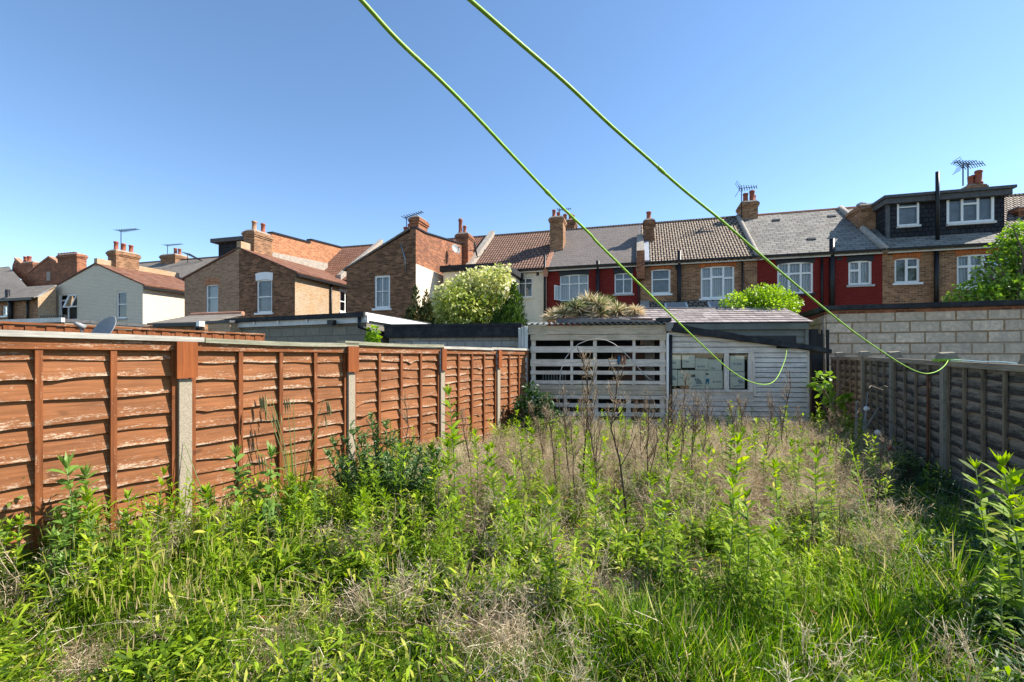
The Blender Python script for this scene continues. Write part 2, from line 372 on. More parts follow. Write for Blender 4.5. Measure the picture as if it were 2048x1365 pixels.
def arch(th, F, v, h, mat, tall=0.24, rise=0.06, over=0.1, name='lintel'):
    u0, u1, w1 = h[0]-over, h[1]+over, h[3]; n = 10; lo, hi = [], []
    for k in range(n+1):
        x = k/n; r = rise*(1-(2*x-1)**2); lo.append((u0+(u1-u0)*x, w1-rise-0.012+r)); hi.append((u0-.03+(u1-u0+.06)*x, w1-rise+tall+r))
    mb = MB()
    for k in range(n): mb.ext(F, [lo[k], lo[k+1], hi[k+1], hi[k]], v-0.014, v+0.047)
    return part(th, name, mb, M[mat])
def pipe(th, F, pts, r=0.05, mat='black', name='drainpipe'):
    return part(th, name, MB().tube([F.P(*p) for p in pts], r, 8), M[mat], True)
def vpipe(th, F, px, y0, y1, v=-0.09, r=0.05, **k):
    u, wt = F.s(px, y0, v); _, wb = F.s(px, y1, v)
    return pipe(th, F, [(u, v, wb), (u, v, (wt+wb)/2), (u, v, wt)], r, **k)
def pot_mb(F, u, v, w, h, r):
    return MB().lathe(F.P(u, v, w), [(r*1.15, 0), (r*1.15, h*.08), (r*.92, h*.13), (r*.86, h*.8), (r*1.05, h*.84), (r*1.05, h*.93), (r*.9, h), (r*.72, h), (r*.7, h*.8)], 12)
def chimney(th, F, u0, u1, v0, v1, w0, w1, mat='red_brick', pots=(), cap=True, name='chimney'):
    mb = MB(); h = w1-w0
    if cap:
        mb.box(F, u0, u1, v0, v1, w0, w1-.32)
        for k, (e, a, b) in enumerate(((.035, .32, .24), (.07, .24, .12), (.03, .12, 0.05))):
            mb.box(F, u0-e, u1+e, v0-e, v1+e, w1-a, w1-b)
    else: mb.box(F, u0, u1, v0, v1, w0, w1)
    c = part(th, name, mb, M[mat])
    part(c, 'flaunching', MB().hexa([F.P(u0, v0, w1-.05), F.P(u1, v0, w1-.05), F.P(u1, v1, w1-.05), F.P(u0, v1, w1-.05), F.P(u0+.07, v0+.07, w1+.04), F.P(u1-.07, v0+.07, w1+.04), F.P(u1-.07, v1-.07, w1+.04), F.P(u0+.07, v1-.07, w1+.04)]), M['mortar_cap'])
    for p in pots:
        u, v, hh, r = p[:4]; part(c, 'chimney_pot', pot_mb(F, u, v, w1+.03, hh, r), M[p[4] if len(p) > 4 else 'pot'], True)
    return c
def slab(mb, F, e0, e1, u0, u1, th=0.07):
    """roof slab: lower edge e0=(v,w), upper edge e1, from u0 to u1."""
    L = math.hypot(e1[0]-e0[0], e1[1]-e0[1]); nv, nw = -(e1[1]-e0[1])/L*th, (e1[0]-e0[0])/L*th
    return mb.extu(F, [e0, e1, (e1[0]+nv, e1[1]+nw), (e0[0]+nv, e0[1]+nw)], u0, u1)
def slab_u(mb, F, e0, e1, v0, v1, th=0.07):
    """roof slab falling along u: lower edge e0=(u,w), upper edge e1, from v0 to v1."""
    L = math.hypot(e1[0]-e0[0], e1[1]-e0[1]); a, b = -(e1[1]-e0[1])/L*th, (e1[0]-e0[0])/L*th
    if b < 0: a, b = -a, -b
    return mb.ext(F, [e0, e1, (e1[0]+a, e1[1]+b), (e0[0]+a, e0[1]+b)], v0, v1)
def aerial(name, label, base, mast, boom_dir, boom, n, mast_r=0.02, el=0.22, rise=0.0, group='roof aerials', grid=False):
    x, y, z = base; d = Vector((boom_dir[0], boom_dir[1], rise)).normalized(); s = Vector((-d.y, d.x, 0)).normalized()
    th = thing(name, label, 'aerial', base, 0, group); top = Vector((x, y, z+mast))
    part(th, 'mast', MB().tube([(x, y, z), (x, y, z+mast/2), top], mast_r, 6), M['aerial'])
    a, b = top-d*boom*.12, top+d*boom*.88; part(th, 'boom', MB().tube([a, (a+b)/2, b], .016, 5), M['aerial'])
    for k in range(n):
        p = a+(b-a)*(k/(n-1)); l = el*(1.3-.6*k/(n-1)); ax = s if not grid else (s*0.6+Vector((0, 0, 0.8))).normalized()
        part(th, 'element', MB().tube([p-ax*l, p, p+ax*l], .016, 4), M['aerial'])
    if grid:
        mb = MB()
        for q in (-1, 1):
            for j in range(4):
                p = a+Vector((0, 0, q*(.05+.09*j)))-d*(.05*j); mb.tube([p-s*.3, p, p+s*.3], .011, 4)
        part(th, 'reflector', mb, M['aerial'])
    return th
def sat_dish(name, label, c, facing, rad, mat='dish', arm=True, group=None, pole=None):
    """c: centre of the dish, facing: direction it looks along."""
    d = Vector(facing).normalized(); x = d.orthogonal().normalized() if abs(d.z) > .95 else Vector((-d.y, d.x, 0)).normalized(); y = d.cross(x); c = Vector(c)
    base = tuple(c-d*.25) if pole is None else pole
    th = thing(name, label, 'satellite dish', base, 0, group); mb = MB(); n = 28
    rings = [(0, 0), (.35, .012), (.7, .05), (.93, .088), (1.0, .10), (1.0, .085), (.7, .035), (.0, -.012)]
    for rr, dp in rings:
        for k in range(n):
            a = 2*math.pi*k/n; mb.v.append(tuple(c+x*(rad*rr*math.cos(a))+y*(rad*1.08*rr*math.sin(a))+d*(dp*rad*2.2)))
    for i in range(len(rings)-1):
        for k in range(n): mb.f.append([i*n+k, i*n+(k+1) % n, (i+1)*n+(k+1) % n, (i+1)*n+k])
    part(th, 'dish', mb, M[mat], True)
    if arm:
        f = c+d*(rad*1.3)-y*(rad*.25); part(th, 'feed_arm', MB().tube([c-y*(rad*1.0)-d*.02, c-y*rad*.9+d*rad*.7, f], .012, 6), M['metal'])
        part(th, 'feed_horn', MB().tube([f-d*.05, f, f+d*.05], [.035, .03, .02], 8), M['dish'], True)
    b = c-d*.06
    part(th, 'bracket', MB().tube([b, b-d*.12, tuple(base)] if pole is None else [b, b-d*.1-Vector((0, 0, .05)), Vector((base[0], base[1], b.z-.2)), base], .022, 8), M['metal'], True)
    return th

# ------------------------------------------------------------------ the terrace: one frame for the whole row
T = fr_vp(-2150, 1093, 22.7)
E = T.s(1512, 514.6)[1]                                 # eaves
RV = 4.1; RW = T.s(1516, 435.0, RV)[1]                  # ridge
def house(name, label, cat='house'):
    return lambda px, v=0.0: thing(name, label, cat, T.P(T.s(px, 600, v)[0], v, 0), T.ang, 'terraced houses behind the garages')
def row_body(th, u0, u1, wallmat, roofmat, holes=(), gutter=True, v0=0.0, roof=True, eave=None, ridge=None, extra=None):
    e, r = eave or E, ridge or RW
    mb = MB().wall(T, u0, u1, 0, e, v0, holes)
    mb.poly([T.P(u0, v0, 0), T.P(u0, v0, e), T.P(u0, RV, r-.04), T.P(u0, 8.2, e), T.P(u0, 8.2, 0)]).poly([T.P(u1, v0, 0), T.P(u1, 8.2, 0), T.P(u1, 8.2, e), T.P(u1, RV, r-.04), T.P(u1, v0, e)])
    mb.poly([T.P(u0, 8.2, 0), T.P(u0, 8.2, e), T.P(u1, 8.2, e), T.P(u1, 8.2, 0)])
    w = part(th, 'wall', mb, M[wallmat])
    if roof:
        sl = (r-e)/RV
        rb = MB(); slab(rb, T, (v0-.22, e-.22*sl+.03), (RV, r+.03), u0+.003, u1-.003); slab(rb, T, (RV, r+.03), (8.4, e-.2*sl), u0+.003, u1-.003) if False else rb.extu(T, [(RV, r+.02), (8.4, e-.1), (8.4, e-.03), (RV, r+.09)], u0+.003, u1-.003)
        ro = part(th, 'roof', rb, M[roofmat])
        rc = MB(); rc.tube([T.P(u0+(u1-u0)*k/12, RV, r+.08) for k in range(13)], .10, 8); part(ro, 'ridge_tiles', rc, M['tile_brown' if roofmat != 'slate_old' else 'verge_red'])
    if gutter:
        g = MB().extu(T, [(v0-.36, e-.08), (v0-.25, e-.08), (v0-.22, e+.0), (v0-.37, e+.0)], u0+.02, u1-.02); part(th, 'gutter', g, M['black'])
        part(th, 'fascia_board', MB().box(T, u0+.01, u1-.01, v0-.2, v0-.17, e-.18, e-.09), M['white_old'])
    return w
def vent(th, F, px, v=0.0, mat='black'):
    h = hole(F, v, px); part(th, 'wall_vent', MB().box(F, h[0], h[1], v-.02, v+.03, h[2], h[3]), M[mat])
def verge(th, u, mat, half=0.13, up=0.2, v0=-0.3, v1=RV, round_=False, name='party_parapet'):
    sl = (RW-E)/RV
    if round_:
        return part(th, name, MB().tube([T.P(u, v0+(v1-v0)*k/8, E+(v0+(v1-v0)*k/8)*sl+.14) for k in range(9)], half, 10), M[mat], True)
    a = [(v0, E+v0*sl-.25), (v1, E+v1*sl), (v1, E+v1*sl+up), (v0, E+v0*sl+up)]
    return part(th, name, MB().extu(T, a, u-half, u+half), M[mat])
U = lambda px, v=0.0: T.s(px, 540, v)[0]
W = lambda px, py, v=0.0: T.s(px, py, v)[1]

# -- cream house with the flat-roofed wing
u0, u1 = U(936), U(1093)-.005
th = house('terraced_house', 'cream rendered house with brown tiled roof behind the pale variegated tree')(1060)
cw = hole(T, 0, (1036, 556, 1065, 595))
row_body(th, u0, u1, 'cream', 'tile_brown', [cw])
window(th, T, 0, cw, [(1, [.28]), (1, [.28])], 'room_mid', sill='cream')
vent(th, T, (1073, 546, 1078, 552))
verge(th, u0, 'coping', .16, .42)
a0, a1 = U(887, -3), U(985, -3); c1 = U(1023, -1.6); wt = W(960, 541, -3)
pl = [(a0, -3.), (a1, -3.), (c1, -1.6), (c1, -.005), (a0, -.005)]
bay_h = [(a1-1.15, a1-.1, wt-1.55, wt-.25), (a0+.9, a0+1.8, wt-1.5, wt-.45)]
mb = MB().wall(T, a0, a1, 0, wt, -3, bay_h)
for (p, q) in ((1, 2), (2, 3), (4, 0)): mb.poly([T.P(*pl[p], 0), T.P(*pl[q], 0), T.P(*pl[q], wt), T.P(*pl[p], wt)])
part(th, 'rear_wing', mb, M['cream'])
part(th, 'flat_roof', MB().prism([T.P(u+(.18 if u > a0+.1 else -.12), v-.18 if v < -.1 else v, wt+.005) for u, v in pl], [T.P(u+(.18 if u > a0+.1 else -.12), v-.18 if v < -.1 else v, wt+.27) for u, v in pl]), M['felt'])
for h in bay_h: window(th, T, -3, h, [(1, [.3]), (1, [.3])], 'room_mid')
cu = U(1112, 2.0); cv = 1.9
chimney(th, T, U(1099.5, 1.6), U(1126, 1.6), 1.6, 2.5, E+.8, W(1112, 433, 1.6), 'brown_brick', [(U(1108, 1.9), 1.9, .42, .105), (U(1117, 2.2), 2.2, .36, .10)])
# -- red house with the leaded bay window
th = house('terraced_house', 'red painted house with leaded top lights and smooth slate roof')(1180)
u0, u1 = U(1093), U(1280.5)-.005
h1, h2 = hole(T, 0, (1119.7, 549, 1177, 602)), hole(T, 0, (1229, 546, 1265, 588))
row_body(th, u0, u1, 'red_wall', 'slate_smooth', [h1, h2])
window(th, T, 0, h1, [(1, [.36]), (1, [.36]), (1, [.36])], 'blind', lead=(0, 1, 2), sill='black', ajar=(h1[0]+.03, h1[0]+.5, h1[2]+.04, h1[3]-.55, 'side', 62))
window(th, T, 0, h2, [(1, [.3]), (1, [.3])], 'room_mid', sill='sill')
arch(th, T, 0, h1, 'black', .30, .05, .03); arch(th, T, 0, h2, 'black', .33, .04, .02)
vpipe(th, T, 1089.5, 511, 640, v=-.14, r=.06); vpipe(th, T, 1195.5, 522, 640, v=-.14, r=.085); vpipe(th, T, 1277, 528, 640, r=.04)
vent(th, T, (1272, 537, 1277, 542), mat='sill')
verge(th, u0, 'verge_red', .11, .16, v1=2.0)
chimney(th, T, U(1127, 4.3), U(1149, 4.3), 4.3, 5.2, RW-.4, W(1138, 463-24, 4.3), 'dark_brick', [(U(1130, 4.6), 4.6, .38, .12), (U(1141, 4.7), 4.7, .42, .12), (U(1146, 4.9), 4.9, .38, .10)])
# -- brown brick house with the lean-to
th = house('terraced_house', 'brown brick house with orange brick arches and a tiled lean-to with skylights')(1400)
u0, u1 = U(1280.5), U(1514.5)-.005
h1, h2 = hole(T, 0, (1302.5, 538, 1341, 588)), hole(T, 0, (1401.5, 532, 1469, 597))
row_body(th, u0, u1, 'brown_brick', 'tile_dark', [h1, h2])
window(th, T, 0, h1, [(1, [.42])], 'room_mid', fw=.08, sill='white')
window(th, T, 0, h2, [(1, [.38]), (1.1, [.34]), (1, [.38])], 'blind', fw=.08, mw=.09, sill='white')
arch(th, T, 0, h1, 'soldier', .26, .05, .05); arch(th, T, 0, h2, 'soldier', .30, .07, .06)
vpipe(th, T, 1358.5, 502, 640, v=-.13, r=.095); vpipe(th, T, 1485, 516, 640, r=.04)
vent(th, T, (1350.5, 532, 1356.5, 539))
verge(th, u0, 'coping', .17, .30, v1=2.4)
part(th, 'parapet_end', MB().box(T, u0-.16, u0+.2, -.42, -.02, W(1285, 560), W(1285, 505)), M['red_brick'])
part(th, 'lead_flashing', MB().extu(T, [(-.2, E+.02), (1.9, E+1.9*(RW-E)/RV+.12), (1.9, E+1.9*(RW-E)/RV+.16), (-.2, E+.1)], u0+.18, u0+.42), M['lead'])
chimney(th, T, U(1288.5, 1.9), U(1308, 1.9), 1.9, 2.7, E+1, W(1298, 438, 1.9), 'dark_brick', [(U(1297.5, 2.2), 2.2, .42, .13)])
c3 = chimney(th, T, U(1482.5, 3.7), U(1516, 3.7), 3.7, 4.7, RW-.5, W(1500, 402, 3.7), 'brown_brick', [(U(1491, 4.1), 4.1, .5, .135), (U(1504, 4.1), 4.1, .62, .135), (U(1507, 4.5), 4.5, .5, .12)])
lt = W(1390, 604); lm = MB(); l0, l1 = U(1299, 0), U(1500, 0); slab(lm, T, (-3.3, lt-1.45), (-.01, lt), l0, l1)
lr = part(th, 'lean_to_roof', lm, M['tile_dark'])
for a, b in ((1329, 1374), (1415, 1455)):
    p, q = U(a, -.6), U(b, -.6); sk = MB(); slab(sk, T, (-1.35, lt-1.35*.44+.03), (-.45, lt-.45*.44+.03), p, q, .11); f = part(th, 'skylight', sk, M['white_old'])
    part(f, 'skylight_glass', slab(MB(), T, (-1.27, lt-1.27*.44+.145), (-.53, lt-.53*.44+.145), p+.08, q-.08, .01), M['dish'])
part(th, 'lean_to_parapet', MB().extu(T, [(-3.4, 0), (-.01, 0), (-.01, lt+.12), (-3.4, lt-1.3)], l0-.42, l0-.02), M['coping'])
# -- red house with the old slate roof
th = house('terraced_house', 'red painted house with black lintels and a patchy grey slate roof')(1640)
u0, u1 = U(1514.5), U(1765)-.005
h1, h2 = hole(T, 0, (1554.5, 524, 1626.7, 588)), hole(T, 0, (1696.7, 521, 1744, 570))
row_body(th, u0, u1, 'red_wall', 'slate_old', [h1, h2])
window(th, T, 0, h1, [(1, [.36]), (1, [.36]), (1, [.36])], 'net', fw=.08, mw=.08, sill='black')
window(th, T, 0, h2, [(1, [.40]), (1, [])], 'net', fw=.09, mw=.09, sill='sill')
arch(th, T, 0, h1, 'black', .25, .08, .04); arch(th, T, 0, h2, 'black', .27, .06, .04)
vpipe(th, T, 1644, 509, 640, r=.05); vpipe(th, T, 1664, 478, 640, v=-.14, r=.1)
vent(th, T, (1673, 514, 1684, 521))
verge(th, u0, 'coping', .115, .16, round_=True)
for px, py, v in ((1553, 444, 3.2), (1665, 437, 3.2), (1624, 482, 1.0)):
    u = U(px, v); w = E+v*(RW-E)/RV; part(th, 'roof_vent', slab(MB(), T, (v, w+.11), (v+.16, w+.11+.16*.75), u-.16, u+.16, .05), M['black'])
chimney(th, T, U(1719, 1.7), U(1758, 1.7), 1.7, 3.0, E+.7, W(1738, 408, 1.7), 'brown_brick', [], cap=True)
ck = U(1727, 2); part(th, 'cowl', MB().lathe(T.P(ck, 2.2, W(1738, 408, 1.7)), [(.16, 0), (.16, .1), (.2, .1), (.2, .16), (.1, .22)], 10), M['metal'])
# -- brown brick house with the black dormer
th = house('terraced_house', 'brown brick house with a wide black tile-hung dormer on its roof')(1880)
u0, u1 = U(1765), U(2012)
h1, h2 = hole(T, 0, (1789, 515.5, 1840, 566)), hole(T, 0, (1913.7, 508, 1994.6, 575))
row_body(th, u0, u1, 'brown_brick', 'slate_old', [h1, h2])
window(th, T, 0, h1, [(1, []), (1, [.38])], 'room_mid', fw=.08, mw=.09, sill='white')
window(th, T, 0, h2, [(1, [.36]), (1, [.36]), (1, [.36])], 'net', fw=.08, mw=.09, sill='white', ajar=(h2[0]+.52*1.55, h2[0]+.52*1.55+.75, h2[3]-.62, h2[3]-.05, 'top', 28))
arch(th, T, 0, h1, 'soldier', .27, .06, .03); arch(th, T, 0, h2, 'soldier', .25, .06, .03)
vpipe(th, T, 1873, 494, 625, r=.08); verge(th, u0, 'coping', .14, .16, round_=True)
part(th, 'eaves_flashing', slab(MB(), T, (-.2, E-.05), (.5, E+.47), u0+.25, u1-.05, .10), M['lead']) if False else None
dv = .75; d0, d1 = U(1774, dv), U(2009, dv); db, dt = E+.5, W(1890, 391, dv)
dh1, dh2 = hole(T, dv, (1794, 401, 1838, 452)), hole(T, dv, (1893, 388, 1988, 446))
mb = MB().wall(T, d0, d1, db, dt, dv, [dh1, dh2]).poly([T.P(d0, dv, db), T.P(d0, 4.6, RW), T.P(d0, 4.6, dt), T.P(d0, dv, dt)]).poly([T.P(d1, dv, db), T.P(d1, 4.6, RW), T.P(d1, 4.6, dt), T.P(d1, dv, dt)]).poly([T.P(d0, 4.6, RW-.5), T.P(d1, 4.6, RW-.5), T.P(d1, 4.6, dt), T.P(d0, 4.6, dt)])
dm = part(th, 'dormer', mb, M['dormer_tile'])
part(dm, 'dormer_roof', MB().box(T, d0-.22, d1+.22, dv-.3, 4.8, dt+.005, dt+.12).box(T, d0-.14, d1+.14, dv-.2, 4.7, dt-.22, dt+.003), M['felt_grey'])
part(dm, 'corner_trim', MB().box(T, d0-.03, d0+.09, dv-.03, dv+.08, db, dt-.22), M['felt_grey'])
part(dm, 'apron_flashing', slab(MB(), T, (dv-.35, db-.29), (dv-.02, db-.03), d0, d1-.3, .09), M['lead'])
window(th, T, dv-.06, dh1, [(1, [.26])], 'room_mid', fw=.07, sill='white_old', sill_over=.02)
window(th, T, dv-.06, dh2, [(1, []), (1, [.34]), (1, [])], 'room_mid', fw=.09, mw=.08, sill='white_old', sill_over=.02)
pu = U(1875, dv-.35); pipe(th, T, [(pu, dv-.35, db-.2), (pu, dv-.35, dt-.2), (pu, dv-.35, W(1875, 344, dv-.35))], .07, name='soil_pipe')
chimney(th, T, U(1938, 4.9), U(1972, 4.9), 4.9, 5.8, RW, W(1955, 368, 4.9), 'brown_brick', [(U(1941, 5.1), 5.1, .42, .12), (U(1947.5, 5.2), 5.2, .5, .12), (U(1957, 5.0), 5.0, .64, .15)])
# -- the next house, mostly behind the tree
th = house('terraced_house', 'brick house with brown tiled roof beyond the black dormer, behind the green tree')(2040)
u0, u1 = U(2012)+.005, U(2240); row_body(th, u0, u1, 'brown_brick', 'tile_dark')
chimney(th, T, U(2038, 1.9), U(2080, 1.9), 1.9, 2.7, E+.6, W(2050, 412, 1.9), 'red_brick', [])

# ------------------------------------------------------------------ houses with long rear wings, on the same row
VW = -5.0
def gable_wing(th, pxl, pxr, apex, el, er, wallL, wallR, roofmat, holes, side_holes=(), sidemat=None, vback=1.5):
    """front gable in the plane v=VW between pxl and pxr; apex and eaves in photo points."""
    ul, ur = U(pxl, VW), U(pxr, VW); um, wa = T.s(*apex, VW); wl = T.s(*el, VW)[1]; wr = T.s(*er, VW)[1]
    for nm, a, b, wa_, wb_, mat in (('left', ul, um, wl, wa, wallL), ('right', um, ur, wa, wr, wallR)):
        hs = [h for h in holes if a < (h[0]+h[1])/2 < b]; wlow = min(wa_, wb_)
        mb = MB().wall(T, a, b, 0, wlow, VW, hs)
        mb.poly([T.P(a, VW, wlow), T.P(b, VW, wlow)]+([T.P(b, VW, wb_)] if wb_ > wlow else [T.P(a, VW, wa_)]))
        part(th, 'gable_wall', mb, M[mat])
    sb = MB()
    us = sorted({VW, vback, *[h[0] for h in side_holes], *[h[1] for h in side_holes]}); ws = sorted({0, wr, *[h[2] for h in side_holes], *[h[3] for h in side_holes]})
    for a, b in zip(us, us[1:]):
        for c, d in zip(ws, ws[1:]):
            if any(h[0] < (a+b)/2 < h[1] and h[2] < (c+d)/2 < h[3] for h in side_holes): continue
            sb.poly([T.P(ur, a, c), T.P(ur, b, c), T.P(ur, b, d), T.P(ur, a, d)])
    part(th, 'side_wall', sb, M[sidemat or wallR])
    part(th, 'far_side_wall', MB().poly([T.P(ul, VW, 0), T.P(ul, vback, 0), T.P(ul, vback, wl), T.P(ul, VW, wl)]), M[wallL])
    rb = MB(); s1 = (wa-wr)/(ur-um); slab_u(rb, T, (ur+.16, wr-.16*s1+.01), (um, wa+.01), VW-.05, vback); s2 = (wa-wl)/(um-ul); slab_u(rb, T, (ul-.16, wl-.16*s2+.01), (um, wa+.01), VW-.05, vback)
    part(th, 'wing_roof', rb, M[roofmat])
    part(th, 'wing_gutter', MB().box(T, ur+.12, ur+.24, VW-.03, vback, wr-.2, wr-.09), M['black'])
    return ul, um, ur, wl, wa, wr
# -- white painted wing
th = house('terraced_house', 'white painted brick house wing with red-brown roof and three clay pots')(192, VW)
hA, hB = hole(T, VW, (118, 588, 154, 641)), hole(T, VW, (232.5, 583, 253, 637))
ul, um, ur, wl, wa, wr = gable_wing(th, 105, 285.6, (192, 529), (105, 577.4), (285.6, 570.5), 'white_brick', 'white_brick', 'tile_red_side', [hA, hB], vback=2.0)
window(th, T, VW, hA, [(.45, [.24]), (.55, [.48])], 'room', fw=.07, mw=.08, sill='white_old', ajar=(hA[0]+.72, hA[1]-.06, hA[3]-.85, hA[3]-.08, 'top', 20))
window(th, T, VW, hB, [(1, [.48])], 'room', fw=.07, sill='sill')
part(th, 'ridge_parapet', MB().box(T, um-.12, um+.12, VW-.02, -.5, wa-.1, wa+.32), M['yellow_brick'])
cv = T.su(247, 520, um)[0]; chimney(th, T, um-.3, um+.35, cv-.6, cv+.6, wa-.1, T.su(247, 505, um)[1], 'brown_brick', [(um-.12, cv-.3, .52, .115), (um+.02, cv+.0, .46, .115), (um+.1, cv+.33, .44, .115)])
row_body(th, U(85), U(433)-.01, 'white_brick', 'slate_far', gutter=False)
cu = U(346, 4); chimney(th, T, cu-.75, cu+.75, 3.6, 4.6, RW-.4, W(346, 508, 3.6), 'brown_brick', [(cu+.25, 4.0, .5, .12), (cu+.55, 4.1, .46, .12)])
# -- brown double gable
th = house('terraced_house', 'brown brick double-gabled house wing with a long orange brick parapet behind')(480, VW)
hA, hB = hole(T, VW, (411.5, 569, 436, 627)), hole(T, VW, (513, 559, 544, 626))
sh = [(*sorted((T.su(680, 570, U(590, VW))[0], T.su(693, 570, U(590, VW))[0])), T.su(687, 625, U(590, VW))[1], T.su(687, 582, U(590, VW))[1])]
ul, um, ur, wl, wa, wr = gable_wing(th, 369, 590, (478, 498), (369, 558), (590, 545), 'pale_brick', 'dark_brick', 'tile_red_side', [hA, hB], sh, 'yellow_brick', vback=3.0)
window(th, T, VW, hA, [(1, [.46])], 'blind', fw=.07, sill='white'); arch(th, T, VW, hA, 'orange_brick', .3, .03, .05)
window(th, T, VW, hB, [(1, [.52])], 'room_mid', fw=.08, sill='white'); arch(th, T, VW, hB, 'white', .34, .06, .03)
S = Fr(*T.P(ur, VW, 0)[:2], T.ev)                        # the side wall's own frame: u runs along it
h = (sh[0][0]-VW, sh[0][1]-VW, sh[0][2], sh[0][3]); S2 = Fr(S.o[0], S.o[1], T.ev); window(th, S2, .0, h, [(1, [.5])], 'net', fw=.08, sill='white'); arch(th, S2, 0, h, 'white', .34, .05, .03)
part(th, 'ridge_parapet', MB().box(T, um-.12, um+.14, VW-.02, T.su(512, 500, um)[0], wa-.1, wa+.36), M['yellow_brick'])
cv0, cv1 = T.su(505, 500, um+.2)[0], T.su(541, 500, um+.2)[0]
chimney(th, T, um-.35, um+.3, cv0, cv1, wa-.4, T.su(520, 467, um)[1], 'brown_brick', [(um-.05, cv0+.35, .5, .12, 'pot_buff'), (um+.05, cv0+.8, .5, .11)])
vpipe(th, T, 660, 560, 640, v=0, r=.05) if False else part(th, 'drainpipe', MB().tube([T.P(ur+.07, T.su(660, 560, ur)[0], w) for w in (2.0, 4.0, wr-.15)], .05, 8), M['black'], True)
q = [T.su(*p, um) for p in ((543, 505), (654, 527), (684, 497), (621, 481), (620, 487), (543, 467))]
part(th, 'party_wall', MB().extu(T, q, um-.22, um+.02), M['orange_brick'])
for a, b in ((5, 4), (3, 2)):
    (v0, w0), (v1, w1) = q[a], q[b]; part(th, 'wall_coping', MB().extu(T, [(v0, w0+.003), (v1, w1+.003), (v1, w1+.09), (v0, w0+.09)], um-.28, um+.08), M['black'])
v0, w0 = T.su(654, 527, um); v1, w1 = T.su(543, 505, um); part(th, 'cement_flashing', MB().extu(T, [(v1, w1-.5), (v0, w0-.5), (v0, w0+.0), (v1, w1+.0)], um+.025, um+.06), M['coping'])
g0, g1 = U(437, .5), U(515, .5); gt, gb = W(470, 484, .5), W(470, 520, .5)
dm = part(th, 'dormer', MB().box(T, g0, g1, .5, 1.7, gb-1.0, gt), M['dormer_tile']); part(dm, 'dormer_roof', MB().box(T, g0-.4, g1, .25, 1.75, gt+.003, gt+.25), M['felt_grey'])
u0, u1 = U(433), U(705)-.01; row_body(th, u0, u1, 'brown_brick', 'tile_orange', gutter=False)
# -- brown mono-pitch wing with the white painted side
th = house('terraced_house', 'dark brick house wing with sloping parapet, white painted lower side wall')(765, VW)
ul, ur = U(693, VW), U(831.6, VW); wl, wr = W(693, 538, VW), W(831.6, 457, VW)
hA = hole(T, VW, (748.5, 551, 780, 617))
mb = MB().wall(T, ul, ur, 0, wl, VW, [hA]).poly([T.P(ul, VW, wl), T.P(ur, VW, wl), T.P(ur, VW, wr)]).poly([T.P(ul, VW, 0), T.P(ul, 2, 0), T.P(ul, 2, wl), T.P(ul, VW, wl)])
part(th, 'gable_wall', mb, M['dark_brick'])
window(th, T, VW, hA, [(1, [.48]), (1, [.48])], 'net', fw=.09, mw=.03, sill='white')
q = [T.su(*p, ur) for p in ((831.6, 457), (852, 468), (868, 471), (925, 490))]
wm0, wm1 = T.su(831.6, 528, ur)[1], T.su(925, 545, ur)[1]; vb = 0.6
top = [(VW, q[0][1]), (q[1][0], q[1][1]), (q[3][0], q[3][1])]
part(th, 'party_wall', MB().extu(T, [(VW+.003, wm0), (q[3][0], wm0), *[(a+.003, b) for a, b in top[::-1]]], ur-.25, ur), M['red_brick'])
part(th, 'painted_side_wall', MB().extu(T, [(VW+.003, 0), (q[3][0], 0), (q[3][0], wm0-.002), (VW+.003, wm0-.002)], ur-.25, ur+.006), M['white_brick'])
for (a, b) in zip(top, top[1:]): part(th, 'wall_coping', MB().extu(T, [(a[0], a[1]+.003), (b[0], b[1]+.003), (b[0], b[1]+.07), (a[0], a[1]+.07)], ur-.29, ur+.05), M['black'])
part(th, 'wing_roof', slab_u(MB(), T, (ul-.15, wl-.09), (ur-.25, wr-.02), VW-.06, 2.0), M['slate_far'])
v0 = T.su(838, 470, ur)[0]; v1 = v0+.85
chimney(th, T, ur-.42, ur-.02, v0, v1, top[1][1]-.3, T.su(853, 441, ur)[1], 'red_brick', [])
cu = U(815, -3.2); cb = wr-.5; chimney(th, T, U(804, -3.6), U(829, -3.6), -3.6, -2.9, cb-.6, W(815, 470, -3.6), 'dark_brick', [(U(811.5, -3.3), -3.3, .42, .11), (U(820, -3.3), -3.3, .55, .11), (U(826, -3.1), -3.1, .45, .10)])
pu = U(806, VW-.12); part(th, 'wall_pole', MB().tube([T.P(pu+.12, VW-.1, W(812, 545, VW)), T.P(pu+.1, VW-.12, W(811, 520, VW)), T.P(pu-.1, VW-.12, W(805, 490, VW))], .03, 6), M['metal'], True)
vpx = T.su(925, 500, ur)[0]
chimney(th, T, U(912.5, vpx), U(936, vpx), vpx, vpx+.8, wm0-.6, W(924, 466, vpx), 'red_brick', [(U(921, vpx+.3), vpx+.3, .82, .115), (U(929.5, vpx+.4), vpx+.4, .45, .10)])
u0, u1 = U(705), U(936)-.01; row_body(th, u0, u1, 'red_brick', 'tile_orange', gutter=False)
verge(th, U(684), 'coping', .14, .45)
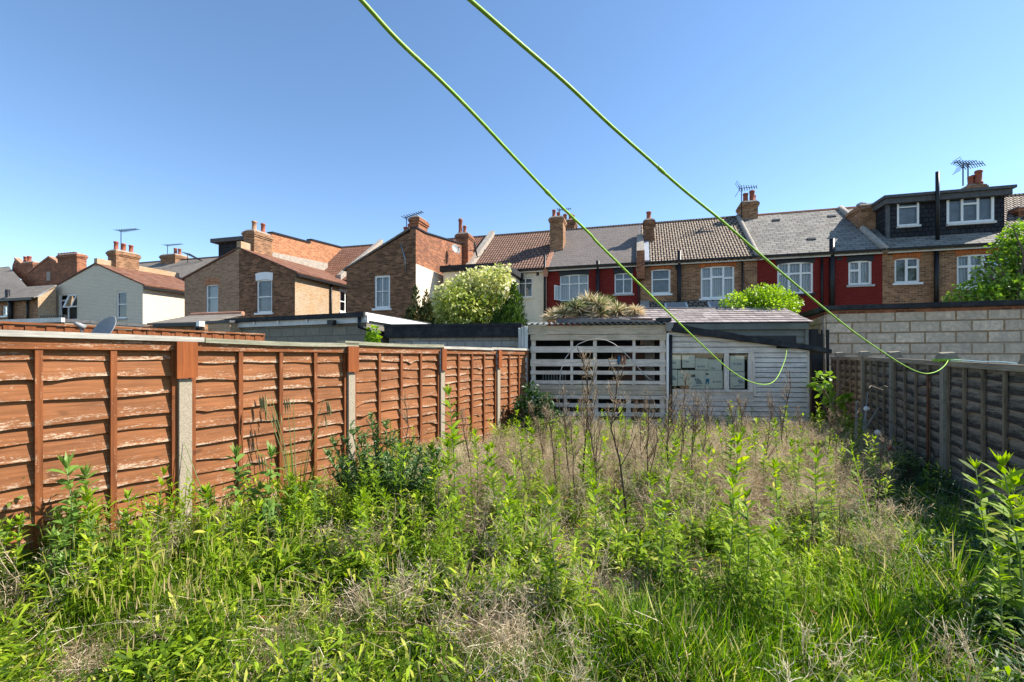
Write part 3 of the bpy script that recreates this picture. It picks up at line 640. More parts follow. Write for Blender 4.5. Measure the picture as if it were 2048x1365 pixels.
# -- far end: yellow brick wing, red gables
th = house('terraced_house', 'yellow stock brick house wing with black drainpipes and red brick gables behind')(40, -6)
ur = U(76, -6); ul = U(-140, -6); we = W(76, 594, -6); vb, wb = T.su(112, 573, ur)
hz = hole(T, -6, (4, 612, 15, 632))
mb = MB().wall(T, ul, ur, 0, we, -6, [hz]); part(th, 'wall', mb, M['brown_brick'])  # same yellow brick as the side; its shade is put into the browner colour
part(th, 'side_wall', MB().poly([T.P(ur, -6, 0), T.P(ur, vb, 0), T.P(ur, vb, wb), T.P(ur, -6, we)]), M['yellow_brick'])
part(th, 'wing_roof', slab(MB(), T, (-6.2, we-.1), (vb, wb+.02), ul, ur+.1), M['slate_far'])
window(th, T, -6, hz, [(1, [.5])], 'net', fw=.08, sill='white')
part(th, 'wing_gutter', MB().box(T, ul, ur, -6.34, -6.22, we-.2, we-.1), M['black'])
vpipe(th, T, 55, 597, 650, v=-6.08, r=.05); pu = U(16, -6.1)
pipe(th, T, [(pu, -6.12, W(16, 580, -6.1)), (pu, -6.12, W(16, 600, -6.1)), (pu+.25, -6.12, W(22, 607, -6.1)), (pu+.25, -6.12, W(22, 660, -6.1))], .1, name='soil_pipe')
r0, r1 = U(-160, 0), U(22, 0); wr0 = W(10, 534, 2.5)
part(th, 'roof', MB().prism([T.P(r0, -2.1, W(22, 596, -2.1)), T.P(U(56, -2.1), -2.1, W(56, 576, -2.1)), T.P(U(18, 2.5), 2.5, wr0), T.P(r0, 2.5, wr0)], [T.P(r0, -2.0, W(22, 596, -2.1)-.3), T.P(U(56, -2.1), -2.0, W(56, 576, -2.1)-.3), T.P(U(18, 2.5), 2.6, wr0-.3), T.P(r0, 2.6, wr0-.3)]), M['slate_far'])
g = [T.s(*p, .6) for p in ((58, 580), (57, 547), (98, 516), (114, 526), (165, 560), (165, 580))]
ga = part(th, 'gable_wall', MB().ext(T, g, .6, .9), M['red_brick']); 
for a, b in ((1, 2), (2, 3)): part(ga, 'gable_coping', MB().ext(T, [(g[a][0], g[a][1]+.004), (g[b][0], g[b][1]+.004), (g[b][0], g[b][1]+.13), (g[a][0], g[a][1]+.13)], .55, .95), M['verge_red'])
part(ga, 'gable_window', MB().box(T, U(94, .6), U(101, .6), .57, .7, W(98, 562, .6), W(98, 544, .6)), M['coping'])
g = [T.s(*p, 2.4) for p in ((58, 575), (14, 545), (15, 530), (20, 517), (44, 538), (58, 560))]
gb = part(th, 'gable_wall', MB().ext(T, g, 2.7, 3.0), M['red_brick']); part(gb, 'gable_coping', MB().ext(T, [(g[3][0], g[3][1]+.004), (g[4][0], g[4][1]+.004), (g[4][0], g[4][1]+.14), (g[3][0], g[3][1]+.14)], 2.65, 3.05), M['verge_red'])
chimney(th, T, U(43, 1.6), U(66, 1.6), 1.6, 2.5, W(55, 575, 1.6), W(55, 524, 1.6), 'red_brick', [(U(51, 1.9), 1.9, .5, .14), (U(59, 1.9), 1.9, .5, .14)])
chimney(th, T, U(115, .0), U(154, .0), .0, .58, W(135, 585, 0), W(135, 508, 0), 'red_brick', [(U(120+6*k, .25), .25, .12, .13) for k in range(6)])
# railings on the flat roof in front of the white wing
th = house('roof_railing', 'black metal railing in front of the white wing and its open window', 'railing')(100, -6.6); th['group'] = 'railings'
r0, r1 = U(80, -6.6), U(131, -6.6); zt, zb = W(100, 631, -6.6), W(100, 652, -6.6); part(th, 'rail', MB().box(T, r0, r1, -6.62, -6.58, zt-.04, zt), M['black'])
for k in range(12): part(th, 'baluster', MB().tube([T.P(r0+(r1-r0)*(k+.5)/12, -6.6, zb-.8), T.P(r0+(r1-r0)*(k+.5)/12, -6.6, zb), T.P(r0+(r1-r0)*(k+.5)/12, -6.6, zt)], .016, 5), M['black'])
part(th, 'railing_post', MB().box(T, r1-.06, r1+.06, -6.64, -6.56, zb-.8, zt-.02), M['black'])

# aerials
def ae(name, label, px, ybase, ytop, v, n, bpx, **k):
    b = T.P(*T.s(px, ybase, v)[:1], v, W(px, ybase, v)); h = W(px, ytop, v)-b[2]; e = T.s(bpx, ytop, v); L = abs(e[0]-T.s(px, ytop, v)[0])
    sg = 1 if bpx > px else -1
    return aerial(name, label, b, h, (T.eu[0]*sg+T.ev[0]*k.pop('tilt', .0), T.eu[1]*sg+T.ev[1]*k.pop('tilt2', .0)), max(.5, L/.88), n, **k)
ae('roof_aerial', 'thin television aerial beside the three clay pots of the white wing', 242, 520, 462, -2.9, 9, 274)
ae('roof_aerial', 'small television aerial on the brick chimney behind the white wing', 335, 512, 491, 3.9, 8, 363)
ae('roof_aerial', 'slanting comb-like television aerial between the white wing and the double gable', 375, 530, 508, 3.5, 12, 405, rise=-.45, el=.3)
ae('roof_aerial', 'television aerial over the pots of the sloping parapet wing', 813, 472, 435, -3.2, 9, 845, rise=.22)
ae('roof_aerial', 'small television aerial behind the pots of the cream house', 1119, 434, 420, 2.4, 7, 1141)
ae('roof_aerial', 'television aerial with wide reflector on the two-pot chimney above the dark tiles', 1483, 438, 377, 3.6, 8, 1513, grid=True)
ae('roof_aerial', 'large television aerial with reflector grid on the black dormer roof', 1926, 372, 331, 4.9, 10, 1967, grid=True, mast_r=.03, el=.3)
ae('roof_aerial', 'second aerial mast crossing the large aerial above the black dormer', 1936, 365, 328, 5.3, 7, 1907, rise=.25, el=.34, mast_r=.03)
p = T.P(*T.s(911, 499, -1.6)[:1], -1.6, W(911, 499, -1.6)); sat_dish('satellite_dish', 'small grey satellite dish against the red brick party wall', p, (T.eu[0]*.75-T.ev[0]*.5, T.eu[1]*.75-T.ev[1]*.5, .35), .24, 'dish', group='wall dishes')
p = T.P(*T.s(949, 500, -1.0)[:1], -1.0, W(949, 500, -1.0)); sat_dish('satellite_dish', 'dark satellite dish seen edge-on beside the brown tiled roof', p, (1.0, .06, .2), .40, 'dish_dark', group='wall dishes')
# ------------------------------------------------------------------ materials of the garden
def wood(name, stain_c, bare=None, wear=(0.5, 0.62), grain='x', dark=0.55, rough=0.75, uvwear=0.0, streak=22.0, speck=0.0):
    t = NT(name); st = {'x': (1.0, 6.0, streak), 'z': (streak, 6.0, 1.0), 'y': (6.0, 1.0, streak)}[grain]
    g = t.noise(2.2, 6, 0.65, stretch=st); big = t.noise(1.7, 4, 0.6)
    c = t.mix(1.0, t.ramp(g, (0.25, c_mul(stain_c, dark)), (0.7, c_mul(stain_c, 1.25))), t.ramp(big, (0.3, (0.8, 0.8, 0.8)), (0.7, (1.2, 1.2, 1.2))), 'MULTIPLY')
    if bare:
        w = t.noise(3.3, 7, 0.75, stretch=(1.0, 3.0, 7.0) if grain == 'x' else (7.0, 3.0, 1.0)); w2 = t.noise(15.0, 6, 0.75, stretch=(1.0, 2.0, 9.0) if grain == 'x' else (4, 2, 1))
        f = t.math('ADD', t.math('MULTIPLY', w, 0.68), t.math('MULTIPLY', w2, 0.42))
        if uvwear:
            uv = t.new('UVMap'); x, y, z = t.sep(uv.outputs[0])[:3]
            f = t.math('ADD', f, t.math('MULTIPLY', t.math('SUBTRACT', 0.45, y), uvwear))
        if speck: c = t.mix(t.ramp(t.noise(4.2, 1, 0.4, stretch=(1.0, 1.0, 1.6)), (0.74, (0, 0, 0)), (0.79, (.75, .75, .75))), c, c_mul(stain_c, .32))
        if speck: f = t.math('ADD', f, t.math('MULTIPLY', t.math('SUBTRACT', t.noise(34.0, 4, 0.8, stretch=(1.0, 1.0, 2.2)), 0.5), speck))
        k = t.ramp(f, (wear[0], (0, 0, 0)), (wear[1], (1, 1, 1)))
        bc = t.ramp(g, (0.3, c_mul(bare, 0.7)), (0.7, c_mul(bare, 1.2))); c = t.mix(k, c, bc)
    return t.done(c, rough, g, 0.006, 0.7, 0.25)
M['fence'] = wood('orange_stained_board', (0.245, 0.091, 0.031), (0.47, 0.34, 0.23), (0.645, 0.71), uvwear=0.22, speck=0.55)
M['fence_rail'] = wood('orange_stained_rail', (0.235, 0.078, 0.024), (0.45, 0.31, 0.205), (0.58, 0.66), speck=0.5)
M['fence_batten'] = wood('orange_stained_batten', (0.215, 0.066, 0.019), (0.45, 0.27, 0.16), (0.63, 0.72), grain='z', speck=0.4)
M['fence_new'] = wood('fresh_orange_post_cover', (0.24, 0.066, 0.016), grain='z', dark=0.75)
M['cap_grey'] = wood('silvered_capping', (0.40, 0.37, 0.31), (0.52, 0.47, 0.40), (0.5, 0.7))
M['cap_green'] = wood('algae_capping', (0.24, 0.23, 0.15), (0.40, 0.37, 0.28), (0.5, 0.7))
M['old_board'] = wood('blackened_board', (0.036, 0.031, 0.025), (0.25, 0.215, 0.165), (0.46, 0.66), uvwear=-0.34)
M['old_rail'] = wood('grey_weathered_rail', (0.24, 0.195, 0.14), (0.36, 0.31, 0.23), (0.5, 0.7))
M['old_batten'] = wood('grey_weathered_batten', (0.17, 0.13, 0.085), (0.28, 0.225, 0.15), (0.5, 0.72), grain='z')
M['black_timber'] = wood('black_timber', (0.020, 0.019, 0.018), (0.06, 0.055, 0.05), (0.6, 0.8), grain='z')
M['shed_white'] = wood('old_white_board', (0.66, 0.565, 0.47), (0.40, 0.33, 0.255), (0.53, 0.72), dark=0.88)
M['shed_white_v'] = wood('old_white_upright', (0.66, 0.565, 0.47), (0.38, 0.31, 0.235), (0.53, 0.72), grain='z', dark=0.85)
M['shed_cream'] = wood('stained_cream_board', (0.50, 0.41, 0.30), (0.33, 0.25, 0.16), (0.52, 0.75), dark=0.8)
M['garage_green'] = wood('grey_green_board', (0.15, 0.15, 0.12), (0.19, 0.185, 0.15), (0.6, 0.8), dark=0.85)
def concrete():
    t = NT('aggregate_concrete'); a = t.noise(90, 3, 0.7); b = t.noise(4, 5, 0.6)
    c = t.mix(0.75, t.ramp(b, (0.3, (0.31, 0.25, 0.175)), (0.7, (0.40, 0.325, 0.235))), t.ramp(a, (0.35, (0.24, 0.20, 0.14)), (0.5, (0.37, 0.305, 0.22)), (0.68, (0.46, 0.385, 0.29))))
    return t.done(c, 0.95, a, 0.006, 0.8, 0.2)
M['concrete'] = concrete()
M['concrete_old'] = plain('lichen_concrete', (0.24, 0.215, 0.165), 0.95, 0.4, 30.0, bump=0.5, dirt=(0.26, 0.25, 0.21))
M['cap_stone'] = plain('mossy_cap', (0.24, 0.20, 0.145), 0.95, 0.4, 20.0, bump=0.6)
M['brown_ply'] = plain('brown_cupboard', (0.15, 0.07, 0.04), 0.6, 0.3, 3.0)
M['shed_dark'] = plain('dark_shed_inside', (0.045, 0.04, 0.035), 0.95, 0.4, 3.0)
M['corr'] = plain('grimy_corrugated_sheet', (0.12, 0.125, 0.12), 0.6, 0.5, 7.0, dirt=(0.06, 0.10, 0.07))
M['plastic_sheet'] = plain('clear_corrugated_plastic', (0.62, 0.63, 0.60), 0.3, 0.2, 9.0, stretch=(1, 1, .3))
M['shingle'] = None
def shingle():
    t = NT('felt_shingle'); at_ = t.new('Attribute'); at_.attribute_name = 'rnd'; n = t.noise(40, 3, 0.7)
    c = t.ramp(at_.outputs['Fac'], (0, (0.25, 0.20, 0.185)), (0.5, (0.34, 0.28, 0.25)), (1, (0.43, 0.36, 0.33)))
    return t.done(t.mix(0.4, c, t.mix(1, c, t.ramp(n, (0.3, (0.6, 0.6, 0.6)), (0.7, (1.3, 1.3, 1.3))), 'MULTIPLY')), 0.9, n, 0.004, 0.6, 0.2)
M['shingle'] = shingle()
M['paper'] = plain('yellowed_paper', (0.84, 0.82, 0.70), 0.8, 0.10, 6.0)
M['print_blue'] = plain('blue_print', (0.03, 0.12, 0.20), 0.7, 0.1)
M['print_cyan'] = plain('bright_blue_print', (0.03, 0.22, 0.36), 0.7, 0.1)
M['print_brown'] = plain('brown_print', (0.14, 0.11, 0.08), 0.7, 0.1)
M['rust'] = plain('rusty_iron', (0.13, 0.055, 0.028), 0.85, 0.5, 18.0)
M['rod'] = plain('white_plastic_rod', (0.46, 0.43, 0.38), 0.5, 0.1)

# ------------------------------------------------------------------ fences
TL = math.atan2(493, F_PX); DL = 4.679; LF = Fr(-DL*math.cos(TL), DL*math.sin(TL), (math.sin(TL), math.cos(TL)))      # u runs away from the camera, -v is the garden
TR = math.atan2(411, F_PX); DR = 2.86; RF = Fr(DR*math.cos(TR), -DR*math.sin(TR), (math.sin(TR), math.cos(TR)))       # +v is the garden
sL = lambda px: DL*(1170.06/(1517-px)-0.5478)
sR = lambda px: DR*(1087.7/(px-1435)+0.4567)
def lap_panel(parent, F, s0, s1, top, pitch, side, mat, seed, seg=36, wave=1.0, bottom=0.03, z_of=lambda u: 0.0):
    """overlapping wavy boards; side=-1 or +1 is the way the boards look along v."""
    rg = random.Random(seed); mb = MB(); uvs = {}; n = int((top-bottom)/pitch)+1; w1 = top
    for b in range(n):
        h = pitch*rg.uniform(.82, 1.16); w0 = max(w1-h, bottom)
        if w1-w0 < .03: break
        A = [rg.uniform(.003, .011)*wave for _ in range(3)]; K = [rg.uniform(1.2, 2.6), rg.uniform(3, 6), rg.uniform(8, 14)]; PH = [rg.uniform(0, 6.3) for _ in range(3)]
        knot = [(rg.uniform(s0, s1), rg.uniform(.008, .028)*wave, rg.uniform(.05, .12)) for _ in range(rg.choice((0, 1, 1, 2)))]
        base = len(mb.v); tilt = rg.uniform(.016, .03); droop = rg.uniform(-.010, .010)
        for i in range(seg+1):
            u = s0+(s1-s0)*i/seg; x = u-s0
            dz = A[0]*math.sin(K[0]*x+PH[0])+A[1]*math.sin(K[1]*x+PH[1])+A[2]*.4*math.sin(K[2]*x+PH[2])+droop*(x/(s1-s0)-.5)
            dv = .6*A[1]*math.sin(K[1]*x+PH[0])+.4*A[2]*math.sin(K[2]*x+PH[1])
            for kx, ka, kr in knot: g = math.exp(-((u-kx)/kr)**2); dz -= ka*g; dv += ka*.5*g
            zz = z_of(u); vb = side*(.008+tilt+max(0, dv))
            mb.v += [F.P(u, side*.004, w1+.02+zz), F.P(u, (side*.004+vb)*.5+side*.002, (w1+w0)*.5+zz+dz*.4), F.P(u, vb, w0+dz+zz), F.P(u, vb-side*.010, w0+dz+.001+zz)]
        for i in range(seg):
            a = base+4*i; x0, x1 = (s1-s0)*i/seg, (s1-s0)*(i+1)/seg
            for r, (va, vb_) in enumerate(((1.0, .5), (.5, 0.0), (0.0, -.1))):
                uvs[len(mb.f)] = [(x0, va), (x0, vb_), (x1, vb_), (x1, va)]; mb.f.append([a+r, a+r+1, a+r+5, a+r+4])
        w1 = w0
    mb.uv = uvs; p = part(parent, 'panel', mb, M[mat]); return p
def frame_panel(p, F, s0, s1, top, side, mats, nb, rail=.085, z_of=lambda u: 0.0, lower=0.02, bw=.042, out=.056):
    """battens, top rail of a panel, all on its garden side."""
    o0, o1 = sorted((side*.028, side*out)); q0, q1 = sorted((side*.012, side*(out+.008)))
    z0, z1 = z_of(s0), z_of(s1)
    def bar(a, b, v0, v1, wa0, wa1, wb0, wb1): return MB().hexa([F.P(a, v0, wa0), F.P(b, v0, wb0), F.P(b, v1, wb0), F.P(a, v1, wa0), F.P(a, v0, wa1), F.P(b, v0, wb1), F.P(b, v1, wb1), F.P(a, v1, wa1)])
    part(p, 'top_rail', bar(s0, s1, q0, q1, top-rail+z0, top+z0, top-rail+z1, top+z1), M[mats[0]])
    for k in range(nb+2):
        u = s0+bw/2+(s1-s0-bw)*k/(nb+1); zz = z_of(u); l = random.uniform(-.006, .006)
        part(p, 'batten', bar(u-bw/2, u+bw/2, o0, o1, lower+zz, top-rail-.003+zz, lower+zz, top-rail-.003+zz), M[mats[1]])
# orange fence
th = thing('wooden_fence', 'orange stained lap board fence with peeling paint and concrete posts', 'fence', LF.P(0, 0, 0), LF.ang)
posts = [.277, 2.177, 4.097, 6.004, 7.844]; TOP = 1.845
for k, (a, b) in enumerate(zip([-1.6]+posts, posts+[9.28])):
    a, b = a+.055, b-.055
    p = lap_panel(th, LF, a, b, TOP-.03, .150 if k < 4 else .142, -1, 'fence', 20+k, wave=(1.0, .8, 1.0, 1.5, 1.2, .9)[k])
    frame_panel(p, LF, a, b, TOP, -1, ('fence_rail', 'fence_batten'), 3 if k < 5 else 2)
    if b < 9: part(th, 'gravel_board', MB().box(LF, a, b, -.02, .03, -.08, .028), M['concrete'])
for k, s in enumerate(posts):
    h = (1.50, 1.50, 1.50, 1.47, 1.47)[k]
    q = part(th, 'post', MB().box(LF, s-.052, s+.052, -.085, .03, -.1, h-.012).hexa([LF.P(s-.052, -.085, h-.0115), LF.P(s+.052, -.085, h-.0115), LF.P(s+.052, .03, h-.0115), LF.P(s-.052, .03, h-.0115), LF.P(s-.042, -.075, h), LF.P(s+.042, -.075, h), LF.P(s+.042, .02, h), LF.P(s-.042, .02, h)]), M['concrete'])
    part(th, 'post_cover', MB().box(LF, s-(.085 if k < 3 else .06), s+(.085 if k < 3 else .06), -.118, -.09, h+.012, TOP-.004), M['fence_new'])
caps = [(.1, 2.33, .0, 'cap_grey', 0), (2.34, 4.2, -.004, 'cap_green', .0), (3.98, 6.02, .012, 'cap_green', .01), (6.02, 7.62, -.004, 'cap_grey', .0), (7.55, 9.2, .0, 'cap_grey', .008)]
for a, b, dz, m, t in caps:
    mb = MB(); N = 8
    for i in range(N):
        x0, x1 = a+(b-a)*i/N, a+(b-a)*(i+1)/N; f = lambda x: TOP-.012+dz+t+.022*math.sin(math.pi*(x-a)/(b-a))*(-1 if m == 'cap_green' else .2)*0.6+.01
        mb.hexa([LF.P(x0, -.095, f(x0)), LF.P(x1, -.095, f(x1)), LF.P(x1, .06, f(x1)), LF.P(x0, .06, f(x0)), LF.P(x0, -.095, f(x0)+.045), LF.P(x1, -.095, f(x1)+.045), LF.P(x1, .06, f(x1)+.05), LF.P(x0, .06, f(x0)+.05)])
    part(th, 'capping', mb, M[m])
# weathered fence
zr = lambda u: -.105+.0165*(u-4.11) if u < 11.6 else .019
th = thing('weathered_fence', 'blackened lap board fence with mossy concrete posts in its own shade', 'fence', RF.P(0, 0, 0), RF.ang)
rp = [4.1, 6.1, 8.01, 10.02, 11.78, 13.9]
for k, (a, b) in enumerate(zip(rp, rp[1:]+[14.8])):
    a, b = a+.06, b-.06; p = lap_panel(th, RF, a, b, 1.66, .158, 1, 'old_board', 60+k, 24, 1.1, .12, zr)
    frame_panel(p, RF, a, b, 1.69, 1, ('old_rail', 'old_batten'), 3 if k < 5 else 1, .07, zr, .14, .04)
    part(th, 'gravel_board', MB().box(RF, a, b, -.02, .03, -.1, .16), M['concrete_old'])
for s in rp[1:]:
    z = zr(s); q = part(th, 'post', MB().box(RF, s-.055, s+.055, -.03, .085, -.1, 1.70+z), M['concrete_old'])
    part(q, 'cap', MB().hexa([RF.P(s-.10, -.07, 1.703+z), RF.P(s+.10, -.07, 1.703+z), RF.P(s+.10, .13, 1.703+z), RF.P(s-.10, .13, 1.703+z), RF.P(s-.075, -.045, 1.805+z), RF.P(s+.06, -.045, 1.815+z), RF.P(s+.06, .105, 1.81+z), RF.P(s-.075, .105, 1.79+z)]), M['cap_stone'])
# close board fence of the neighbour's far boundary
DB = 8.2; BF = Fr(-DB*math.cos(TL), DB*math.sin(TL), (math.sin(TL), math.cos(TL))); sB = lambda px: DB*(1170.06/(1517-px)-.5478)
b1 = sB(527); b0 = 1.0; bt0 = BF.P(b0, 0, 0)
th = thing('closeboard_fence', 'far orange fence of narrow upright boards showing above the near fence', 'fence', BF.P(b0, 0, 0), BF.ang)
mb = MB(); u = b0; rg = random.Random(5); k = 0
while u < b1:
    w = .098+rg.uniform(-.006, .006); mb.box(BF, u, u+w, -.02-(.012 if k % 2 else 0), -.003-(.012 if k % 2 else 0), 0, 2.115+rg.uniform(-.012, .006)); u += w-.004; k += 1
part(th, 'boards', mb, M['fence_batten'])
part(th, 'capping', MB().box(BF, b0, b1, -.05, .03, 2.116, 2.145), M['fence_rail']); part(th, 'back_rail', MB().box(BF, b0, b1, .0, .05, 1.7, 1.78), M['fence_rail'])
d = at(211, 663, 5.5); sat_dish('satellite_dish', 'large grey satellite dish rising behind the orange fence cap', (d[0], d[1], d[2]-.02), (-.30, -.80, .45), .20, 'dish', True, 'garden dishes', pole=(d[0]-.25, d[1]+.25, 0))

# ------------------------------------------------------------------ garages behind
A = fr_vp(-1043, 733, 10.9)
def garage_thing(F, name, label, px, v=0, cat='garage'): return thing(name, label, cat, F.P(F.s(px, 660, v)[0], v, 0), F.ang)
th = garage_thing(A, 'garage', 'grey block garage with black felt edge and white fascia above the orange fence', 600)
x0, x1 = A.s(467, 660)[0], A.s(733, 660)[0]; wt = A.s(700, 641)[1]; ws = A.su(862, 640, x1)
mb = MB().poly([A.P(x0, 0, 0), A.P(x1, 0, 0), A.P(x1, 0, wt), A.P(x0, 0, wt)]).poly([A.P(x1, 0, 0), A.P(x1, ws[0], 0), A.P(x1, ws[0], wt-.06), A.P(x1, 0, wt)]).poly([A.P(x0, 0, 0), A.P(x0, 5, 0), A.P(x0, 5, wt), A.P(x0, 0, wt)])
part(th, 'wall', mb, M['block_grey'])
part(th, 'fascia_board', MB().box(A, x0-.06, x1+.1, -.09, -.03, wt-.08, wt+.10), M['white_old'])
part(th, 'felt_edge', MB().box(A, x0-.14, x1+.06, -.17, -.095, wt+.06, wt+.17), M['felt'])
part(th, 'roof', MB().extu(A, [(-.09, wt+.105), (ws[0], wt-.03), (ws[0], wt+.10), (-.09, wt+.18)], x0-.1, x1+.02), M['felt_grey'])
part(th, 'barge_board', MB().extu(A, [(-.10, wt-.02), (ws[0], wt-.12), (ws[0], wt+.06), (-.10, wt+.165)], x1+.021, x1+.06), M['white'])
pv = A.s(725, 645, -.14); part(th, 'downpipe', MB().tube([A.P(x1-.1, -.14, wt+.05), A.P(x1-.1, -.14, wt-.18), A.P(x1+.1, .1, wt-.28), A.P(x1+.14, 1.6, wt-.36)], .045, 8), M['black'], True)
lx = A.s(668, 640, -.16)[0]; lp = part(th, 'floodlight', MB().box(A, lx-.09, lx+.09, -.30, -.17, wt-.13, wt+.0), M['black'])
for px in (506, 554, 612): l = A.s(px, 640, -.14)[0]; part(th, 'cable_clip', MB().box(A, l-.02, l+.02, -.13, -.095, wt-.02, wt+.055), M['white'])
G2 = fr_vp(-6000, 1035, 10.75)
th = garage_thing(G2, 'garage', 'low pale block garage with a deep black felt roof edge beside the shed', 900)
x0, x1 = G2.s(769, 670)[0], G2.s(1047, 670)[0]; w0, w1 = G2.s(900, 675)[1], G2.s(900, 649.5)[1]
part(th, 'wall', MB().box(G2, x0+.08, x1, .1, 4.5, 0, w0+.02), M['block_mid'])
part(th, 'felt_edge', MB().box(G2, x0, x1-.05, -.02, .08, w0, w1).box(G2, x0-.01, x1-.04, -.035, .06, w1-.05, w1+.02), M['felt'])
part(th, 'roof', MB().box(G2, x0+.01, x1-.05, .083, 4.6, w0+.03, w1+.005), M['felt'])
G3 = fr_vp(-9000, 1617, 12.6)
th = garage_thing(G3, 'garage', 'grey green timber garage with shingled roof standing behind the white shed', 1400)
x0, x1 = G3.s(1165, 640)[0], G3.s(1617, 640)[0]; we, wr = G3.s(1580, 645)[1], G3.s(1580, 617, 1.5)[1]; wf = G3.s(1600, 659)[1]
part(th, 'fascia_board', MB().box(G3, x0, x1-.02, -.07, -.03, wf, we-.03), M['garage_green'])
part(th, 'corner_board', MB().box(G3, x1-.10, x1, -.03, .06, 0, wf-.003), M['garage_green'])
mb = MB(); w = wf
while w > .3: mb.extu(G3, [(0.03, w), (-.005, w-.19), (.04, w-.19), (.05, w)], x0, x1-.10); w -= .19
part(th, 'wall', mb, M['garage_green'])
part(th, 'side_wall', MB().box(G3, x1-.02, x1-.003, .062, 3.0, 0, we-.05), M['garage_green'])
mb = MB(); at_v = []; rows = 7; rg = random.Random(3)
for r in range(rows):
    f0, f1 = r/rows, (r+1.25)/rows; v0, v1 = -.12+1.62*f0, -.12+1.62*f1; h0, h1 = we-.02+(wr-we+.02)*f0, we-.02+(wr-we+.02)*f1; x = x0-.05-rg.uniform(0, .25)
    while x < x1+.06:
        x2 = min(x+.25+rg.uniform(-.012, .012), x1+.08); l = rg.uniform(-.012, .012); b = len(mb.v)
        mb.hexa([G3.P(x, v0+l, h0+.018), G3.P(x2-.012, v0+l, h0+.018), G3.P(x2-.012, v1, h1-.005), G3.P(x, v1, h1-.005), G3.P(x, v0+l, h0+.04), G3.P(x2-.012, v0+l, h0+.04), G3.P(x2-.012, v1, h1+.012), G3.P(x, v1, h1+.012)]); at_v += [rg.random()]*8; x = x2
ro = part(th, 'roof', mb, M['shingle']); a = ro.data.attributes.new('rnd', 'FLOAT', 'POINT'); a.data.foreach_set('value', at_v)
part(ro, 'underfelt', MB().hexa([G3.P(x0, -.05, we-.03), G3.P(x1, -.05, we-.03), G3.P(x1, 1.5, wr-.02), G3.P(x0, 1.5, wr-.02), G3.P(x0, -.05, we-.012), G3.P(x1, -.05, we-.012), G3.P(x1, 1.5, wr), G3.P(x0, 1.5, wr)]), M['felt'])
part(ro, 'ridge_strip', MB().tube([G3.P(x0, 1.5, wr+.02), G3.P((x0+x1)/2, 1.5, wr+.03), G3.P(x1+.05, 1.5, wr+.02)], .035, 6), M['felt_grey'])
BW = fr_vp(-1700, 1654, 12.9)
th = garage_thing(BW, 'garage', 'pale concrete block garage wall with black coping behind the weathered fence', 1850)
x0, x1 = BW.s(1654, 650)[0], BW.s(2200, 650)[0]; wt = BW.s(1850, 618)[1]; wc = BW.s(1850, 611)[1]; wb = BW.s(1850, 624)[1]; gv = BW.su(1617, 650, x0)[0]
mb = MB().poly([BW.P(x0, 0, 0), BW.P(x1, 0, 0), BW.P(x1, 0, wb), BW.P(x0, 0, wb)]).poly([BW.P(x0, 0, 0), BW.P(x0, 0, wb), BW.P(x0, 4, wb-.1), BW.P(x0, 4, 0)]); part(th, 'wall', mb, M['block_pale'])
part(th, 'brick_course', MB().box(BW, x0+.004, x1, -.012, .3, wb+.003, wt+.02), M['red_brick'])
part(th, 'coping', MB().box(BW, x0-.12, x1, -.13, .2, wt+.023, wc+.06).box(BW, x0-.14, x0+.2, .203, 4.2, wt+.0, wc+.05), M['felt'])
# small outbuildings far left
L1 = fr_vp(-2150, 124, 15.0)
th = garage_thing(L1, 'flat_roof_extension', 'low extension with pale fascia boards below the yellow brick wing', 60, cat='extension')
x0, x1 = L1.s(-60, 645)[0], L1.s(124, 645)[0]; w1, w0 = L1.s(60, 638)[1], L1.s(60, 646)[1]
part(th, 'wall', MB().box(L1, x0, x1-.05, .1, 3.5, 0, w0), M['slate_far'] if False else M['block_grey']); part(th, 'fascia_board', MB().box(L1, x0, x1, -.02, .08, w0-.01, w1), M['white_old']); part(th, 'roof', MB().box(L1, x0, x1-.02, .083, 3.6, w0+.003, w1-.03), M['felt_grey'])
L2 = fr_vp(-2150, 300, 16.5)
th = garage_thing(L2, 'lean_to', 'small brick lean-to with red ridge tiles and dark roof below the white wing', 320, cat='lean-to')
x0, x1 = L2.s(279, 650)[0], L2.s(409, 650)[0]; xm = L2.s(303, 650)[0]; v1 = 1.6; wr, we = L2.s(303, 637, v1)[1], L2.s(350, 650)[1]
part(th, 'wall', MB().box(L2, x0+.5, x1, 0, v1, 0, we-.02).extu(L2, [(0, 0), (v1, 0), (v1, wr-.03), (0, we-.03)], xm-.45, xm-.05).ext(L2, [(x0, 0), (xm-.46, 0), (xm-.46, we+.02), (x0, we-.28)], v1*.6, v1), M['brown_brick'])
part(th, 'roof', slab(MB(), L2, (-.12, we), (v1, wr), xm-.05, x1, .07), M['slate_far'])
part(th, 'ridge_tiles', MB().tube([L2.P(xm-.1, v1, wr+.07), L2.P((xm+x1)/2, v1, wr+.07), L2.P(x1, v1, wr+.07)], .09, 8), M['verge_red'])
part(th, 'gutter', MB().box(L2, xm+.3, x1+.02, -.16, -.04, we-.08, we+.03), M['black'])
L3 = fr_vp(-1043, 438, 12.6)
th = garage_thing(L3, 'brick_pier', 'short light brick pier with grey capping beside the grey block garage', 438, cat='pier')
x0, x1 = L3.s(416, 655)[0], L3.s(460, 655)[0]; w1 = L3.s(438, 647)[1]; part(th, 'brickwork', MB().box(L3, x0, x1, 0, .5, 0, w1), M['yellow_brick']); part(th, 'capping', MB().box(L3, x0-.06, x1+.06, -.05, .55, w1+.003, w1+.07), M['felt_grey'])
